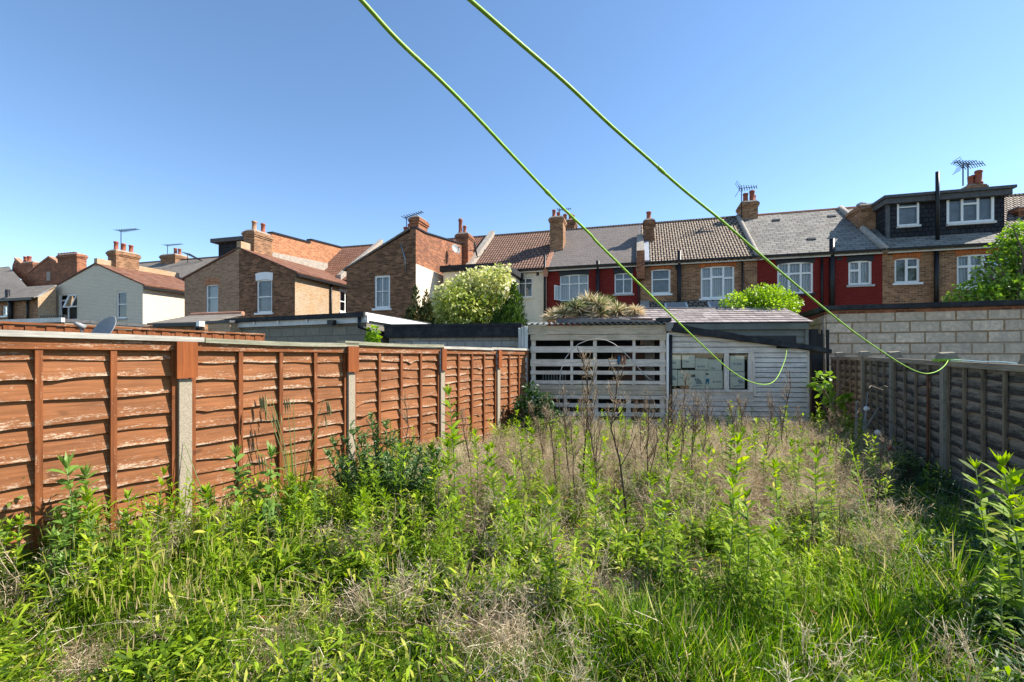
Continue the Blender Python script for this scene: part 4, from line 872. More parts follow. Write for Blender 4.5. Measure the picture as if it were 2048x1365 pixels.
th = garage_thing(L3, 'floodlight', 'black and white floodlight on a bracket beside the brick pier', 404, -.3, 'lamp'); x = L3.s(404, 652, -.3); part(th, 'lamp_head', MB().box(L3, x[0]-.09, x[0]+.04, -.4, -.25, x[1]-.02, x[1]+.12), M['white']); part(th, 'sensor', MB().lathe(L3.P(x[0]-.2, -.3, x[1]-.12), [(.02, 0), (.06, .03), (.06, .08), (.02, .1)], 10), M['black'], True); part(th, 'bracket', MB().tube([L3.P(x[0]-.05, -.3, 0), L3.P(x[0]-.05, -.3, x[1]*.6), L3.P(x[0]-.05, -.3, x[1])], .025, 6), M['black'])

# ------------------------------------------------------------------ the shed: open slatted bay and boarded room
H = fr_vp(-8000, 1336, 10.15)
th = thing('garden_shed', 'old white boarded garden shed with slatted open bay and papered window', 'shed', H.P(H.s(1336, 700)[0], 0, 0), H.ang)
X = lambda px, v=0.0: H.s(px, 730, v)[0]
Zs = lambda py, px=1200, v=0.0: H.s(px, py, v)[1]
xl, xm, xr = X(1061), X(1333), X(1617); DEP = 2.6
# slats of the bay: top and bottom rows in photo points at px 1065 and px 1326
for (ya, yb, m) in ((651.5, 669, 'shed_cream'), (669.8, 681, 'shed_cream'), (693, 705.5, 'shed_white'), (719, 733, 'shed_white'), (742, 749.5, 'shed_white'), (761.5, 768.5, 'shed_white'), (770, 780, 'shed_cream'), (780.6, 790, 'shed_cream'), (791, 798, 'shed_white'), (807, 815, 'shed_white'), (824, 832, 'shed_white'), (841, 849, 'shed_white'), (858, 864, 'shed_white')):
    v = -.06 if ya < 669 else (-.045 if ya < 690 else -.03)
    part(th, 'slat', MB().box(H, xl-(.05 if ya < 660 else 0), xm-.02, v, v+.022, Zs(yb), Zs(ya)), M[m])
for px, w, ya, yb in ((1067, .05, 681, 880), (1143.5, .03, 681, 770), (1190, .04, 681, 770), (1268, .03, 681, 792), (1325, .055, 681, 880), (1131, .035, 770, 880), (1191, .06, 770, 880), (1257, .05, 790, 880), (1270, .02, 770, 792)):
    x = X(px); part(th, 'upright', MB().box(H, x-w, x+w, -.006, .05, max(0, Zs(yb)), Zs(ya)), M['shed_white_v'])
part(th, 'corner_post', MB().box(H, xm-.012, xm+.035, -.07, .05, 0, Zs(668)), M['white']); part(th, 'drainpipe', MB().tube([H.P(xm+.075, -.06, w) for w in (0, 1.2, 2.2)], .04, 8), M['black'], True)
part(th, 'gutter_hopper', MB().hexa([H.P(xm-.02, -.12, Zs(664)), H.P(xm+.09, -.12, Zs(664)), H.P(xm+.09, .0, Zs(664)), H.P(xm-.02, .0, Zs(664)), H.P(xm-.06, -.17, Zs(648)), H.P(xm+.12, -.17, Zs(648)), H.P(xm+.12, .04, Zs(648)), H.P(xm-.06, .04, Zs(648))]), M['dish'])
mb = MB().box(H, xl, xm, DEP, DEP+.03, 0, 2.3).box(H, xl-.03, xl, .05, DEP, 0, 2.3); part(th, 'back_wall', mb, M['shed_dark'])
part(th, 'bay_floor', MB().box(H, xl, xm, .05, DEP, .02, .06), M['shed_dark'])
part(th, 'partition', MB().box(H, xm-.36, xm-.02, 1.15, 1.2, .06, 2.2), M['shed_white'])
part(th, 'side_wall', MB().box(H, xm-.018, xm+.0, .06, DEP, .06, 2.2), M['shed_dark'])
# corrugated roof of the bay
mb = MB(); n = 170; wv = Zs(649.5)
for i in range(n+1):
    x = xl-.12+(xm+.02-xl+.12)*i/n; c = .024*math.sin(2*math.pi*i/n*24)
    for v, dz in ((-.16, 0), (-.16, .012), (DEP+.1, .26), (DEP+.1, .245)): mb.v.append(H.P(x, v, wv+dz+c))
for i in range(n):
    a = 4*i
    for r in range(4): mb.f.append([a+r, a+(r+1) % 4, a+4+(r+1) % 4, a+4+r])
part(th, 'bay_roof', mb, M['corr'], True)
mb = MB(); x0, x1 = X(1112), X(1318)
mb.prism([H.P(x0, -.08, wv+.045), H.P(x0+.5, -.10, wv+.05), H.P(X(1250), -.09, wv+.05), H.P(x1, -.05, wv+.05), H.P(x1, .9, wv+.12), H.P(x0, .9, wv+.12)], [H.P(x0+.02, -.06, wv+.13), H.P(x0+.5, -.07, wv+.135), H.P(X(1250), -.07, wv+.11), H.P(x1, -.04, wv+.07), H.P(x1, .9, wv+.16), H.P(x0, .9, wv+.19)])
part(th, 'roof_felt', mb, M['felt_grey'])
for a, b, z in ((1115, 1138, .13), (1136, 1157, .145), (1262, 1306, .10)):
    part(th, 'loose_batten', MB().hexa([H.P(X(a), .02, wv+z), H.P(X(b), .02, wv+z-.01), H.P(X(b), .09, wv+z), H.P(X(a), .09, wv+z), H.P(X(a), .02, wv+z+.04), H.P(X(b), .02, wv+z+.025), H.P(X(b), .09, wv+z+.03), H.P(X(a), .09, wv+z+.04)]), M['brown_ply'])
part(th, 'roof_end_block', MB().box(H, X(1315), X(1341), -.1, .2, wv+.05, wv+.14), M['felt'])
# boarded room
wz = [(1337.5, 707, 1447.5, 779), (1456, 710, 1497, 778)]
wh = [(X(1337)+.06, X(1447.5), Zs(779, 1400), Zs(707, 1400)), (X(1456.5), X(1496.5), Zs(778, 1475), Zs(709.5, 1475))]
roofz = lambda x: Zs(664, 1345)+(Zs(701, 1617)-Zs(664, 1345))*(x-X(1345))/(X(1617)-X(1345))
xs0, xs1, xw = xm+.03, xr, X(1506)
def board(x0, x1, z0, z1, m='shed_white', out=0.0, mbs={}):
    """one feather-edged board, trimmed under the sloping roof."""
    a, b = roofz(x0)-.004, roofz(x1)-.004
    if z0 >= a: return
    if z0 >= b: x1 = x0+(x1-x0)*(a-z0)/(a-b); b = z0+.002
    z0 += .015; t0, t1 = min(z1, a), min(z1, b); v0, v1 = -.030-out, -.014-out
    cut = [(x0, z0), (x1, z0), (x1, t1)]
    if t1 < z1 and t0 >= z1 and a != b: xc = x0+(x1-x0)*(a-z1)/(a-b); cut += [(xc, z1)]
    cut += [(x0, t0)]
    front = [H.P(x, v0+(v1-v0)*(z-z0)/max(z1-z0, .01), z) for x, z in cut]; back = [H.P(x, .008, z) for x, z in cut]
    BM.prism(front, back)
BM = MB(); zb = [Zs(y, 1560) for y in [656, 664, 674]]
z = 0.06; ztop = Zs(706, 1420)
while z < 2.45:
    h = .108 if z < Zs(700, 1560) else .115
    z1 = z+h
    if z1 <= Zs(797, 1420): board(xs0, xs1, z, z1); zl = z1
    elif z < Zs(706, 1560): board(xw, xs1, z, z1)
    z = z1
z = Zs(706, 1420)
while z < 2.5: board(xs0, X(1552), z, z+.118); z += .118
part(th, 'weatherboard', BM, M['shed_white'])
part(th, 'window_apron', MB().box(H, xs0, xw, -.028, .008, zl+.008, Zs(784.5, 1420)), M['shed_white'])
part(th, 'shadow_line_backing', MB().box(H, xs0, xw, .03, .034, .05, zl+.1).box(H, xw, xs1-.03, .03, .034, .05, roofz(xs1)-.02).box(H, xs0, xw, .03, .034, Zs(705, 1420), roofz(xw)-.02), M['shed_dark'])  # dark sheet behind the gaps, painted shade for the lines under each board
wf = MB(); a, b = -.035, .03
wf.box(H, xs0, xs0+.02, a, b, wh[0][2], wh[0][3]).box(H, wh[0][1], wh[1][0], a, b, wh[0][2], wh[0][3]).box(H, wh[1][1], xw-.01, a, b, wh[0][2], wh[0][3]).box(H, xs0, xw-.01, a-.003, b, wh[0][3]+.001, wh[0][3]+.035).box(H, xs0, xw-.01, a-.02, b, wh[0][2]-.06, wh[0][2]-.001)
wn_ = part(th, 'window', wf, M['shed_white_v'])
part(wn_, 'casement', MB().box(H, wh[1][0]+.001, wh[1][0]+.012, a+.01, b-.01, wh[1][2], wh[1][3]).box(H, wh[1][1]-.012, wh[1][1]-.001, a+.01, b-.01, wh[1][2], wh[1][3]), M['white_old'])
part(wn_, 'pane', MB().poly([H.P(xs0+.02, 0, wh[0][2]), H.P(wh[0][1], 0, wh[0][2]), H.P(wh[0][1], 0, wh[0][3]), H.P(xs0+.02, 0, wh[0][3])]).poly([H.P(wh[1][0], 0, wh[1][2]), H.P(wh[1][1], 0, wh[1][2]), H.P(wh[1][1], 0, wh[1][3]), H.P(wh[1][0], 0, wh[1][3])]), M['glass'])
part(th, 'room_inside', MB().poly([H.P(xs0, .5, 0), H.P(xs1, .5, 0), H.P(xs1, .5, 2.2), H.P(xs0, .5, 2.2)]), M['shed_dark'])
part(th, 'loose_trim', MB().hexa([H.P(X(1506), -.05, Zs(792, 1510)), H.P(X(1510.5), -.05, Zs(792, 1510)), H.P(X(1510.5), -.03, Zs(792, 1510)), H.P(X(1506), -.03, Zs(792, 1510)), H.P(X(1503), -.05, Zs(706, 1510)), H.P(X(1507), -.05, Zs(706, 1510)), H.P(X(1507), -.03, Zs(706, 1510)), H.P(X(1503), -.03, Zs(706, 1510))]), M['shed_white_v'])
part(th, 'corner_trim', MB().box(H, xr-.035, xr+.004, -.03, .02, 0, roofz(xr)-.01), M['shed_white_v']); part(th, 'end_wall', MB().box(H, xr-.02, xr, .022, DEP, 0, roofz(xr)-.03), M['shed_white'])
xa, xb = X(1340), X(1656); rz = lambda x: roofz(x)
mb = MB(); N = 14
for i in range(N):
    p, q = xa+(xb-xa)*i/N, xa+(xb-xa)*(i+1)/N; wob = lambda x: .012*math.sin(7*x)
    t0, t1 = .175-.09*i/N, .175-.09*(i+1)/N
    mb.hexa([H.P(p, -.14, rz(p)+wob(p)), H.P(q, -.14, rz(q)+wob(q)), H.P(q, DEP, rz(q)), H.P(p, DEP, rz(p)), H.P(p, -.14, rz(p)+t0+wob(p)), H.P(q, -.14, rz(q)+t1+wob(q)), H.P(q, DEP, rz(q)+t1), H.P(p, DEP, rz(p)+t0)])
part(th, 'roof', mb, M['felt'])
SH = th
# papers behind the shed window
def paper(label, x0, y0, x1, y1, text=None, tx=.15, ty=.55, size=.05, brown=None, fan=None, blot=None, swoosh=False, v=.016, tilt=0.0):
    a, b, c, d = X(x0), X(x1), Zs(y1, 1420), Zs(y0, 1420); t = thing('paper_sheet', label, 'paper', H.P((a+b)/2, v, c), H.ang, 'printed papers behind the shed window')
    part(t, 'sheet', MB().box(H, a, b, v, v+.0015, c, d), M['paper'])
    if text:
        for (s_, k, dy, mt) in text:
            cu = bpy.data.curves.new('lettering', 'FONT'); cu.body = s_; cu.size = k; cu.extrude = .0004; cu.materials.append(M[mt])
            f_ = bpy.data.objects.new('font_outline', cu); COL.objects.link(f_); dg_ = bpy.context.evaluated_depsgraph_get(); me_ = bpy.data.meshes.new_from_object(f_.evaluated_get(dg_)); bpy.data.objects.remove(f_)
            o = bpy.data.objects.new('lettering', me_); COL.objects.link(o); o.parent = t
            o.matrix_local = INV[t.name] @ (Matrix.Translation(H.P(a+(b-a)*tx, v-.002, c+(d-c)*dy)) @ Matrix.Rotation(H.ang, 4, 'Z') @ Matrix.Rotation(R(90), 4, 'X'))
    if brown: part(t, 'printed_block', MB().box(H, a+(b-a)*brown[0], a+(b-a)*brown[1], v-.003, v-.001, c+(d-c)*brown[2], c+(d-c)*brown[3]), M['print_brown'])
    if fan:
        m = MB(); cx, cz, r = a+(b-a)*fan[0], c+(d-c)*fan[1], fan[2]
        for k in range(5):
            t0, t1 = R(5+k*22), R(5+k*22+11); m.ext(H, [(cx, cz), (cx+r*math.cos(t0), cz+r*math.sin(t0)), (cx+r*math.cos(t1), cz+r*math.sin(t1))], v-.003, v-.001)
        part(t, 'fan_drawing', m, M['print_blue'])
    if swoosh: part(t, 'curved_line', MB().tube([H.P(a+(b-a)*k/8, v-.002, c+(d-c)*(.04+.13*k/8+.05*math.sin(k/8*3.1))) for k in range(1, 8)], [.002, .004, .006, .007, .006, .004, .002], 5), M['print_blue'])
    if blot: 
        cx, cz, s_ = a+(b-a)*blot[0], c+(d-c)*blot[1], blot[2]
        part(t, 'blue_emblem', MB().ext(H, [(cx-s_*.5, cz), (cx-s_*.3, cz+s_*.3), (cx-s_*.55, cz+s_*.8), (cx, cz+s_*1.2), (cx+s_*.55, cz+s_*.8), (cx+s_*.3, cz+s_*.3), (cx+s_*.5, cz), (cx+s_*.25, cz-s_*.5), (cx+s_*.1, cz+s_*.1), (cx-s_*.1, cz+s_*.1), (cx-s_*.25, cz-s_*.5)], v-.003, v-.001), M['print_cyan'])
pb = 'print_blue'
paper('printed sheet in the top corner of the shed window, next to the drainpipe', 1339, 711, 1362, 738, [('rtu', .085, .36, pb)])
paper('separate printed sheet hanging slightly out from the top row of the shed window', 1364.5, 711, 1390, 736, [('rtu', .085, .42, pb)], v=.010)
paper('printed sheet with heavy lettering in the middle of the shed window top row', 1391, 717, 1417, 740, [('e-tm', .09, .2, pb)])
paper('printed sheet at the top beside the window mullion, lettering at its foot', 1417.5, 719, 1444, 741, [('rtu', .085, .08, pb)], v=.020)
paper('sheet with a half hidden fan drawing at the lower end of the shed window', 1339, 740, 1355, 773, fan=(.35, .35, .1))
paper('greyer printed sheet with pale band in the lower row of the shed window', 1356, 741, 1378, 772, [('rtu', .065, .45, pb)], v=.020)
paper('sheet with fan drawing and small brown block in the lower row', 1378.5, 741, 1411, 778, brown=(.1, .38, .62, .76), fan=(.45, .25, .13), swoosh=True)
paper('sheet with the bright blue emblem and heavy lettering beside the mullion', 1411.5, 741.5, 1446, 778, [('e-tm', .095, .33, pb)], .42, brown=(.02, .18, .75, .85), blot=(.12, .32, .085), v=.022)
paper('upper printed sheet in the small shed casement', 1460.5, 712, 1489.5, 743, [('e-tm', .10, .40, pb)], .22)
paper('lower printed sheet with blue curve in the small shed casement', 1461, 744, 1490, 777, [('cosy', .07, .72, 'print_brown')], .05, swoosh=True, fan=(.62, .3, .09))
# things inside and on the bay
th = thing('cupboard', 'brown wooden cupboard inside the slatted bay of the shed', 'cupboard', H.P(X(1255, .9), .9, .06), H.ang); a, b = X(1228, .9), X(1290, .9)
part(th, 'carcass', MB().box(H, a, b, .95, 1.35, .06, 2.0), M['brown_ply']); part(th, 'door', MB().box(H, a+.02, (a+b)/2-.005, .93, .949, .1, 1.96).box(H, (a+b)/2+.005, b-.02, .93, .949, .1, 1.96), M['brown_ply'])
th = thing('plastic_crate', 'grey slotted crate stored in the dark of the slatted bay', 'crate', H.P(X(1110, 1.2), 1.2, .06), H.ang); a, b = X(1085, 1.0), X(1135, 1.0)
mb = MB().box(H, a, b, 1.0, 1.4, 1.0, 1.04)
for k in range(9): mb.box(H, a+(b-a)*k/9, a+(b-a)*(k+.5)/9, 1.0, 1.02, 1.04, 1.38)
part(th, 'slotted_side', mb, M['dish']); part(th, 'stand', MB().box(H, a+.05, b-.05, 1.05, 1.35, .06, .997), M['shed_dark'])
th = thing('cloth_rag', 'faded blue and orange rags hanging on a shed slat', 'rags', H.P(X(1243), -.1, Zs(730)), H.ang)
for px, m, w in ((1237, 'print_blue', .035), (1244, 'verge_red', .03), (1249, 'verge_red', .022)):
    x = X(px); part(th, 'rag', MB().tube([H.P(x, -.05, Zs(711)), H.P(x+.01, -.06, Zs(718)), H.P(x-.008, -.06, Zs(724)), H.P(x+.004, -.055, Zs(730))], [.012, w, w*.9, .01], 7), M[m], True)
pts = [(1119, 768), (1122, 740), (1130, 718), (1143, 700), (1158, 688), (1175, 681), (1195, 678), (1213, 681), (1228, 688), (1243, 700), (1258, 715), (1275, 734), (1290, 750), (1304, 763)]
single('bent_rod', 'white plastic rod bent into an arch in front of the shed slats', 'rod', MB().tube([at(x, y, 9.98) for x, y in [(1118.5, 850)]+pts], .009, 7), M['rod'], at(1118.5, 850, 9.98), smooth=True)
th = thing('plastic_sheet', 'clear corrugated plastic sheets leaning at the corner of the shed', 'sheet', at(1045, 715, 10.3)); rg = random.Random(2)
for k in range(3):
    mb = MB(); n = 40
    for i in range(n+1):
        p = at(1036.5+6.2*k+7.0*i/n, 700, 10.34-.03*k); c = .012*math.sin(i/n*2*math.pi*2.5); mb.v += [(p[0], p[1]+c, .2), (p[0], p[1]+c, EYE+(715-(656-1.5*k))/900*10.3)]
    for i in range(n): mb.f.append([2*i, 2*i+2, 2*i+3, 2*i+1])
    part(th, 'corrugated_sheet', mb, M['plastic_sheet'], True)
# black timbers between shed and garages
for k, (px, yt, w, z) in enumerate(((1627, 659, .085, 10.9), (1637, 668, .06, 11.0), (1650, 660, .07, 11.15))):
    p = at(px, 700, z); s_ = MB().box(WORLD, p[0]-w, p[0]+w, z-.05, z+.05, 0, EYE+(715-yt)/900*z)
    single('timber_post', ('thick black timber standing at the shed end under the roof overhang', 'thin black timber between the two taller ones beside the shed', 'black timber nearest the block garage beside the weathered fence')[k], 'post', s_, M['black_timber'], (p[0], z, 0), group='black timbers beside the shed')
p = at(1648, 700, 11.0); single('pale_stick', 'tall pale weathered stick in front of the block garage corner', 'stick', MB().tube([(p[0], 11, 0), (p[0]+.02, 11, 1.5), (p[0]-.01, 11, EYE+(715-637)/900*11.0)], .028, 6), M['old_rail'], (p[0], 11, 0))

# ------------------------------------------------------------------ clothes lines
def t_line():
    t = NT('green_line'); n = t.noise(30, 2); return t.done(t.ramp(n, (.3, (.22, .42, .025)), (.7, (.34, .58, .06))), .45)
M['line'] = t_line()
def trace(pts, zA, zB, r, name, label, knots=()):
    L = [0]
    for a, b in zip(pts, pts[1:]): L.append(L[-1]+math.hypot(b[0]-a[0], b[1]-a[1]))
    P = [Vector(at(x, y, 1/((1-l/L[-1])/zA+l/L[-1]/zB))) for (x, y), l in zip(pts, L)]
    out = []
    for i in range(len(P)-1):
        p0, p1, p2, p3 = P[max(i-1, 0)], P[i], P[i+1], P[min(i+2, len(P)-1)]
        for k in range(6):
            t = k/6; out.append(.5*((2*p1)+(-p0+p2)*t+(2*p0-5*p1+4*p2-p3)*t*t+(-p0+3*p1-3*p2+p3)*t**3))
    out.append(P[-1]); mb = MB().tube(out, r, 8); th = thing(name, label, 'clothes line', tuple(P[-1]), 0, 'green clothes lines')
    part(th, 'cord', mb, M['line'], True)
    for k in knots:
        q = out[int(k*len(out))]; d = (out[int(k*len(out))+1]-q).normalized(); part(th, 'knot', MB().tube([q-d*.03, q-d*.012, q+d*.012, q+d*.03], [r, r*1.32, r*1.28, r], 8), M['line'], True)
    return th, P
l1, P1 = trace([(640, -85), (722, 0), (795, 80), (880, 160), (950, 231), (1020, 306), (1109, 400), (1179, 467.6), (1200, 491), (1293.6, 583), (1365, 653), (1431.6, 716), (1465, 744), (1498, 762.7), (1528, 769.5), (1548, 763), (1561, 743), (1571, 716), (1573.7, 696)], 1.15, 10.0, .0064, 'clothes_line', 'sagging green clothes line tied to the eave of the white shed', (.33, .55, .985))
l2, P2 = trace([(830, -95), (940, 0), (1025, 74), (1130, 165), (1220, 250), (1300, 321), (1367, 380), (1448.5, 446), (1508, 498.6), (1580, 560), (1652, 620), (1714, 669), (1781.5, 715), (1815, 735), (1837, 744.6), (1855, 747.7), (1874, 743), (1889, 732), (1897, 719.5)], 1.05, 6.05, .0056, 'clothes_line', 'taut green clothes line ending at the mossy concrete post of the weathered fence', (.30, .985))
s = 8.01; z = zr(s); mb = MB()
for k, w in enumerate((1.685, 1.698, 1.71)):
    mb.tube([RF.P(s+a, b, w+z+.004*math.sin(i*2.0)) for i, (a, b) in enumerate(((-.11, .14), (.11, .14), (.115, -.08), (-.115, -.08), (-.11, .14)))], .006, 5)
single('cord_binding', 'green and blue cord wound round the mossy concrete post top', 'cord', mb, M['line'], RF.P(s, .14, 1.69+z))
M['cyan_cord'] = plain('pale_blue_cord', (.45, .66, .70), .5, .1)
single('loose_cord', 'pale blue cord lying along the top rail of the weathered fence', 'cord', MB().tube([RF.P(s-.12-.25*k, .03+.02*math.sin(k*1.3), 1.702+zr(s-.12-.25*k)+.012*math.sin(k*2.1)**2) for k in range(9)], .006, 5), M['cyan_cord'], RF.P(s-.2, .03, 1.7))
# small things along the weathered fence
def stick(name, label, cat, a, b, r, mat, group=None, bend=0.0):
    a, b = Vector(a), Vector(b); m = (a+b)/2+Vector((bend, 0, 0)); return single(name, label, cat, MB().tube([a, (a+m)/2+Vector((bend*.3, 0, 0)), m, (b+m)/2+Vector((bend*.3, 0, 0)), b], r, 7), M[mat], tuple(a), group=group, smooth=True)
def ground_at(px, z): return ((px-CX)/F_PX*z, z, gz((px-CX)/F_PX*z, z))
stick('rusty_pole', 'rusty iron pole standing against the weathered fence', 'pole', ground_at(1855, 6.6), at(1856, 742, 6.6), .017, 'rust')
stick('metal_tube', 'thin blue grey tube leaning at the weathered fence behind the white globe', 'tube', ground_at(1722, 8.6), at(1736, 783, 8.9), .010, 'dish')
stick('grey_plank', 'short grey plank leaning against the weathered fence beside the tube', 'plank', ground_at(1712, 8.5), at(1714, 803, 9.0), .028, 'old_rail')
stick('grey_pole', 'grey pole slanting across the weathered fence above the weeds', 'pole', at(1730, 860, 8.3), at(1758, 816, 8.6), .022, 'old_rail')
M['globe'] = plain('frosted_globe', (.72, .71, .64), .25, .05)
for k, (px, py, z, lab) in enumerate(((1733, 818, 8.2, 'round white solar garden light higher up by the weathered fence'), (1755.5, 866, 7.3, 'round white solar garden light lower down among the dry stems'))):
    g = ground_at(px-6, z); t = thing('garden_light', lab, 'garden light', g, 0, 'solar garden lights'); c = at(px, py, z); r = .048
    part(t, 'globe', MB().lathe(c, [(.001, -r)]+[(r*math.sin(a), -r*math.cos(a)) for a in [R(q) for q in (30, 60, 90, 120, 150)]]+[(.001, r)], 14), M['globe'], True)
    part(t, 'stake', MB().tube([g, ((g[0]+c[0])/2, z, (g[2]+c[2])/2), (c[0], z, c[2]-r)], .010, 6), M['dish'])
g = ground_at(1783, 6.9); c = at(1779, 897, 6.9); t = thing('garden_stake', 'small red topped stake with white wire near the weathered fence', 'stake', g); part(t, 'stake', MB().tube([g, ((g[0]+c[0])/2, 6.9, .2), c], .008, 6), M['white']); part(t, 'red_top', MB().lathe((c[0], c[1], c[2]-.04), [(.01, 0), (.028, .02), (.03, .07), (.012, .10)], 10), M['pot'], True)
# ------------------------------------------------------------------ plants: leaf-sized faces placed with numpy
def leafmat(name, stops, trans=0.35, rough=0.55, spec=0.3, attr='rnd'):
    t = NT(name); a = t.new('Attribute'); a.attribute_name = attr
    c = t.ramp(a.outputs['Fac'], *stops); t.done(c, rough, spec=spec)
    tr = t.new('BsdfTranslucent'); g = t.new('HueSaturation'); g.inputs['Saturation'].default_value = 1.1; g.inputs['Value'].default_value = 1.5; t.l(c, g.inputs['Color']); t.l(g.outputs[0], tr.inputs[0])
    mx = t.new('MixShader'); mx.inputs[0].default_value = trans
    t.l(t.bsdf.outputs[0], mx.inputs[1]); t.l(tr.outputs[0], mx.inputs[2]); t.l(mx.outputs[0], t.out.inputs[0]); return t.m
GREEN = ((0, (.04, .08, .008)), (.35, (.135, .225, .012)), (.7, (.26, .38, .017)), (.92, (.40, .49, .032)), (1, (.52, .52, .09)))
M['weed'] = leafmat('weed_leaf', GREEN, .42, .6, .2)
M['weed_blue'] = leafmat('blue_green_leaf', ((0, (.06, .125, .02)), (.5, (.15, .26, .04)), (1, (.27, .38, .085))), .35, .45)
M['thistle'] = leafmat('thistle_leaf', ((0, (.035, .085, .022)), (.5, (.085, .175, .042)), (1, (.22, .33, .11))), .2, .4)
M['grass'] = leafmat('grass_blade', ((0, (.035, .08, .007)), (.45, (.12, .24, .012)), (.75, (.26, .38, .028)), (.9, (.48, .46, .12)), (1, (.60, .48, .25))), .4, .4)
M['stem_green'] = plain('green_stem', (.16, .22, .07), .6, .3, 9)
M['dry'] = leafmat('dry_stalk', ((0, (.14, .085, .055)), (.4, (.38, .275, .170)), (.75, (.59, .465, .30)), (1, (.78, .67, .48))), .15, .8, .15)
M['dry_pale'] = leafmat('pale_dry_seed_head', ((0, (.17, .115, .07)), (.4, (.43, .33, .21)), (.75, (.64, .52, .36)), (1, (.80, .69, .52))), .3, .8, .1)
M['dry_dark'] = leafmat('dark_dry_stalk', ((0, (.05, .032, .022)), (.5, (.13, .085, .058)), (1, (.26, .18, .125))), .1, .85, .1)
M['rust_leaf'] = leafmat('rust_red_leaf', ((0, (.22, .06, .02)), (.5, (.40, .15, .05)), (1, (.55, .33, .13))), .3, .6)
def bulk(name, V, quads, tris=None, rnd=None):
    me = bpy.data.meshes.new(name); nq = len(quads); nt = 0 if tris is None else len(tris)
    loops = np.concatenate([quads.ravel(), tris.ravel()]) if nt else quads.ravel()
    me.vertices.add(len(V)); me.vertices.foreach_set('co', np.ascontiguousarray(V, dtype=np.float32).ravel())
    me.loops.add(len(loops)); me.loops.foreach_set('vertex_index', loops.astype(np.int32))
    me.polygons.add(nq+nt); me.polygons.foreach_set('loop_start', np.concatenate([np.arange(nq)*4, nq*4+np.arange(nt)*3]).astype(np.int32))
    me.update(calc_edges=True); me.validate()
    if rnd is not None: a = me.attributes.new('rnd', 'FLOAT', 'POINT'); a.data.foreach_set('value', np.clip(rnd, 0, 1).astype(np.float32))
    return me
def unit(v): return v/np.maximum(np.linalg.norm(v, axis=-1, keepdims=True), 1e-9)
def leaves(base, dirs, length, width, droop=0.3, segs=3, fold=0.0, rnd=None, roll=0.6, shape=(0.35, 1.0, 0.72, 0.04)):
    """ribbons: (n,3) bases, directions, lengths, widths -> V, quads, rnd.  Every ribbon has segs quads and hangs by droop."""
    n = len(base); d = unit(dirs); up = np.array([0, 0, 1.0]); s = unit(np.cross(d, up)+1e-6*rng.standard_normal((n, 3)))
    nn = np.cross(s, d); a = rng.uniform(-roll, roll, (n, 1)); s = s*np.cos(a)+nn*np.sin(a)
    length = np.broadcast_to(length, n)[:, None]; width = np.broadcast_to(width, n)[:, None]; droop = np.broadcast_to(droop, n)[:, None]
    rows = []; W = np.interp(np.linspace(0, 1, segs+1), np.linspace(0, 1, len(shape)), shape)
    for k in range(segs+1):
        t = k/segs; c = base+d*length*(t*(1-.25*droop*t))-up*(length*droop*t*t*.8); w = s*width*W[k]*.5
        rows += [c-w, c+w]
    V = np.stack(rows, 1); m = 2*(segs+1); q = np.array([[2*k, 2*k+1, 2*k+3, 2*k+2] for k in range(segs)])
    Q = (np.arange(n)[:, None, None]*m+q[None]).reshape(-1, 4)
    r = rng.random(n) if rnd is None else np.broadcast_to(rnd, n)
    return V.reshape(-1, 3), Q, np.repeat(r, m)
def strands(P0, P1, w0, w1, bend=0.0, segs=3, rnd=None):
    """thin crossed ribbons from P0 to P1 (stalks, wires of grass)."""
    n = len(P0); d = P1-P0; s = unit(np.cross(d, rng.standard_normal((n, 3)))); b = unit(np.cross(d, s)); L = np.linalg.norm(d, axis=1, keepdims=True)
    bend = np.broadcast_to(bend, n)[:, None]; rows = []
    for k in range(segs+1):
        t = k/segs; c = P0+d*t+s*L*bend*math.sin(math.pi*t); w = (np.broadcast_to(w0, n)*(1-t)+np.broadcast_to(w1, n)*t)[:, None]*.5
        rows += [c-b*w, c+b*w]
    V = np.stack(rows, 1); m = 2*(segs+1); q = np.array([[2*k, 2*k+1, 2*k+3, 2*k+2] for k in range(segs)])
    return V.reshape(-1, 3), (np.arange(n)[:, None, None]*m+q[None]).reshape(-1, 4), np.repeat(rng.random(n) if rnd is None else np.broadcast_to(rnd, n), m)
def join(parts_):
    V, Q, r, o = [], [], [], 0
    for v, q, x in parts_: V.append(v); Q.append(q+o); r.append(x); o += len(v)
    return np.concatenate(V), np.concatenate(Q), np.concatenate(r)
def scatter(tpls, pos, scale, tilt=0.12, jit=0.15):
    """one big array of template copies."""
    out = []; pick = rng.integers(0, len(tpls), len(pos)); scale = np.broadcast_to(scale, len(pos))
    for k, (v, q, r) in enumerate(tpls):
        I = np.where(pick == k)[0]; n = len(I)
        if not n: continue
        a = rng.uniform(0, 2*math.pi, n); tx, ty = rng.normal(0, tilt, n), rng.normal(0, tilt, n); c, s = np.cos(a), np.sin(a)
        x = v[None, :, 0]*c[:, None]-v[None, :, 1]*s[:, None]; y = v[None, :, 0]*s[:, None]+v[None, :, 1]*c[:, None]; z = np.broadcast_to(v[None, :, 2], x.shape)
        x = x+z*tx[:, None]; y = y+z*ty[:, None]
        W = np.stack([x, y, z], -1)*scale[I][:, None, None]+pos[I][:, None, :]
        m = len(v); out.append((W.reshape(-1, 3), (np.arange(n)[:, None, None]*m+q[None]).reshape(-1, 4), (r[None]+rng.normal(0, jit, n)[:, None]).ravel()))
    return join(out)
def stuff(name, arr, mat, label):
    me = bulk(name, *arr[:2], None, arr[2]); me.materials.append(M[mat]); o = bpy.data.objects.new(name, me); COL.objects.link(o)
    return props(o, label, None, None, 'stuff')
def pmesh(name, arr, mat):
    me = bulk(name, *arr[:2], None, arr[2]); me.materials.append(M[mat]); return me
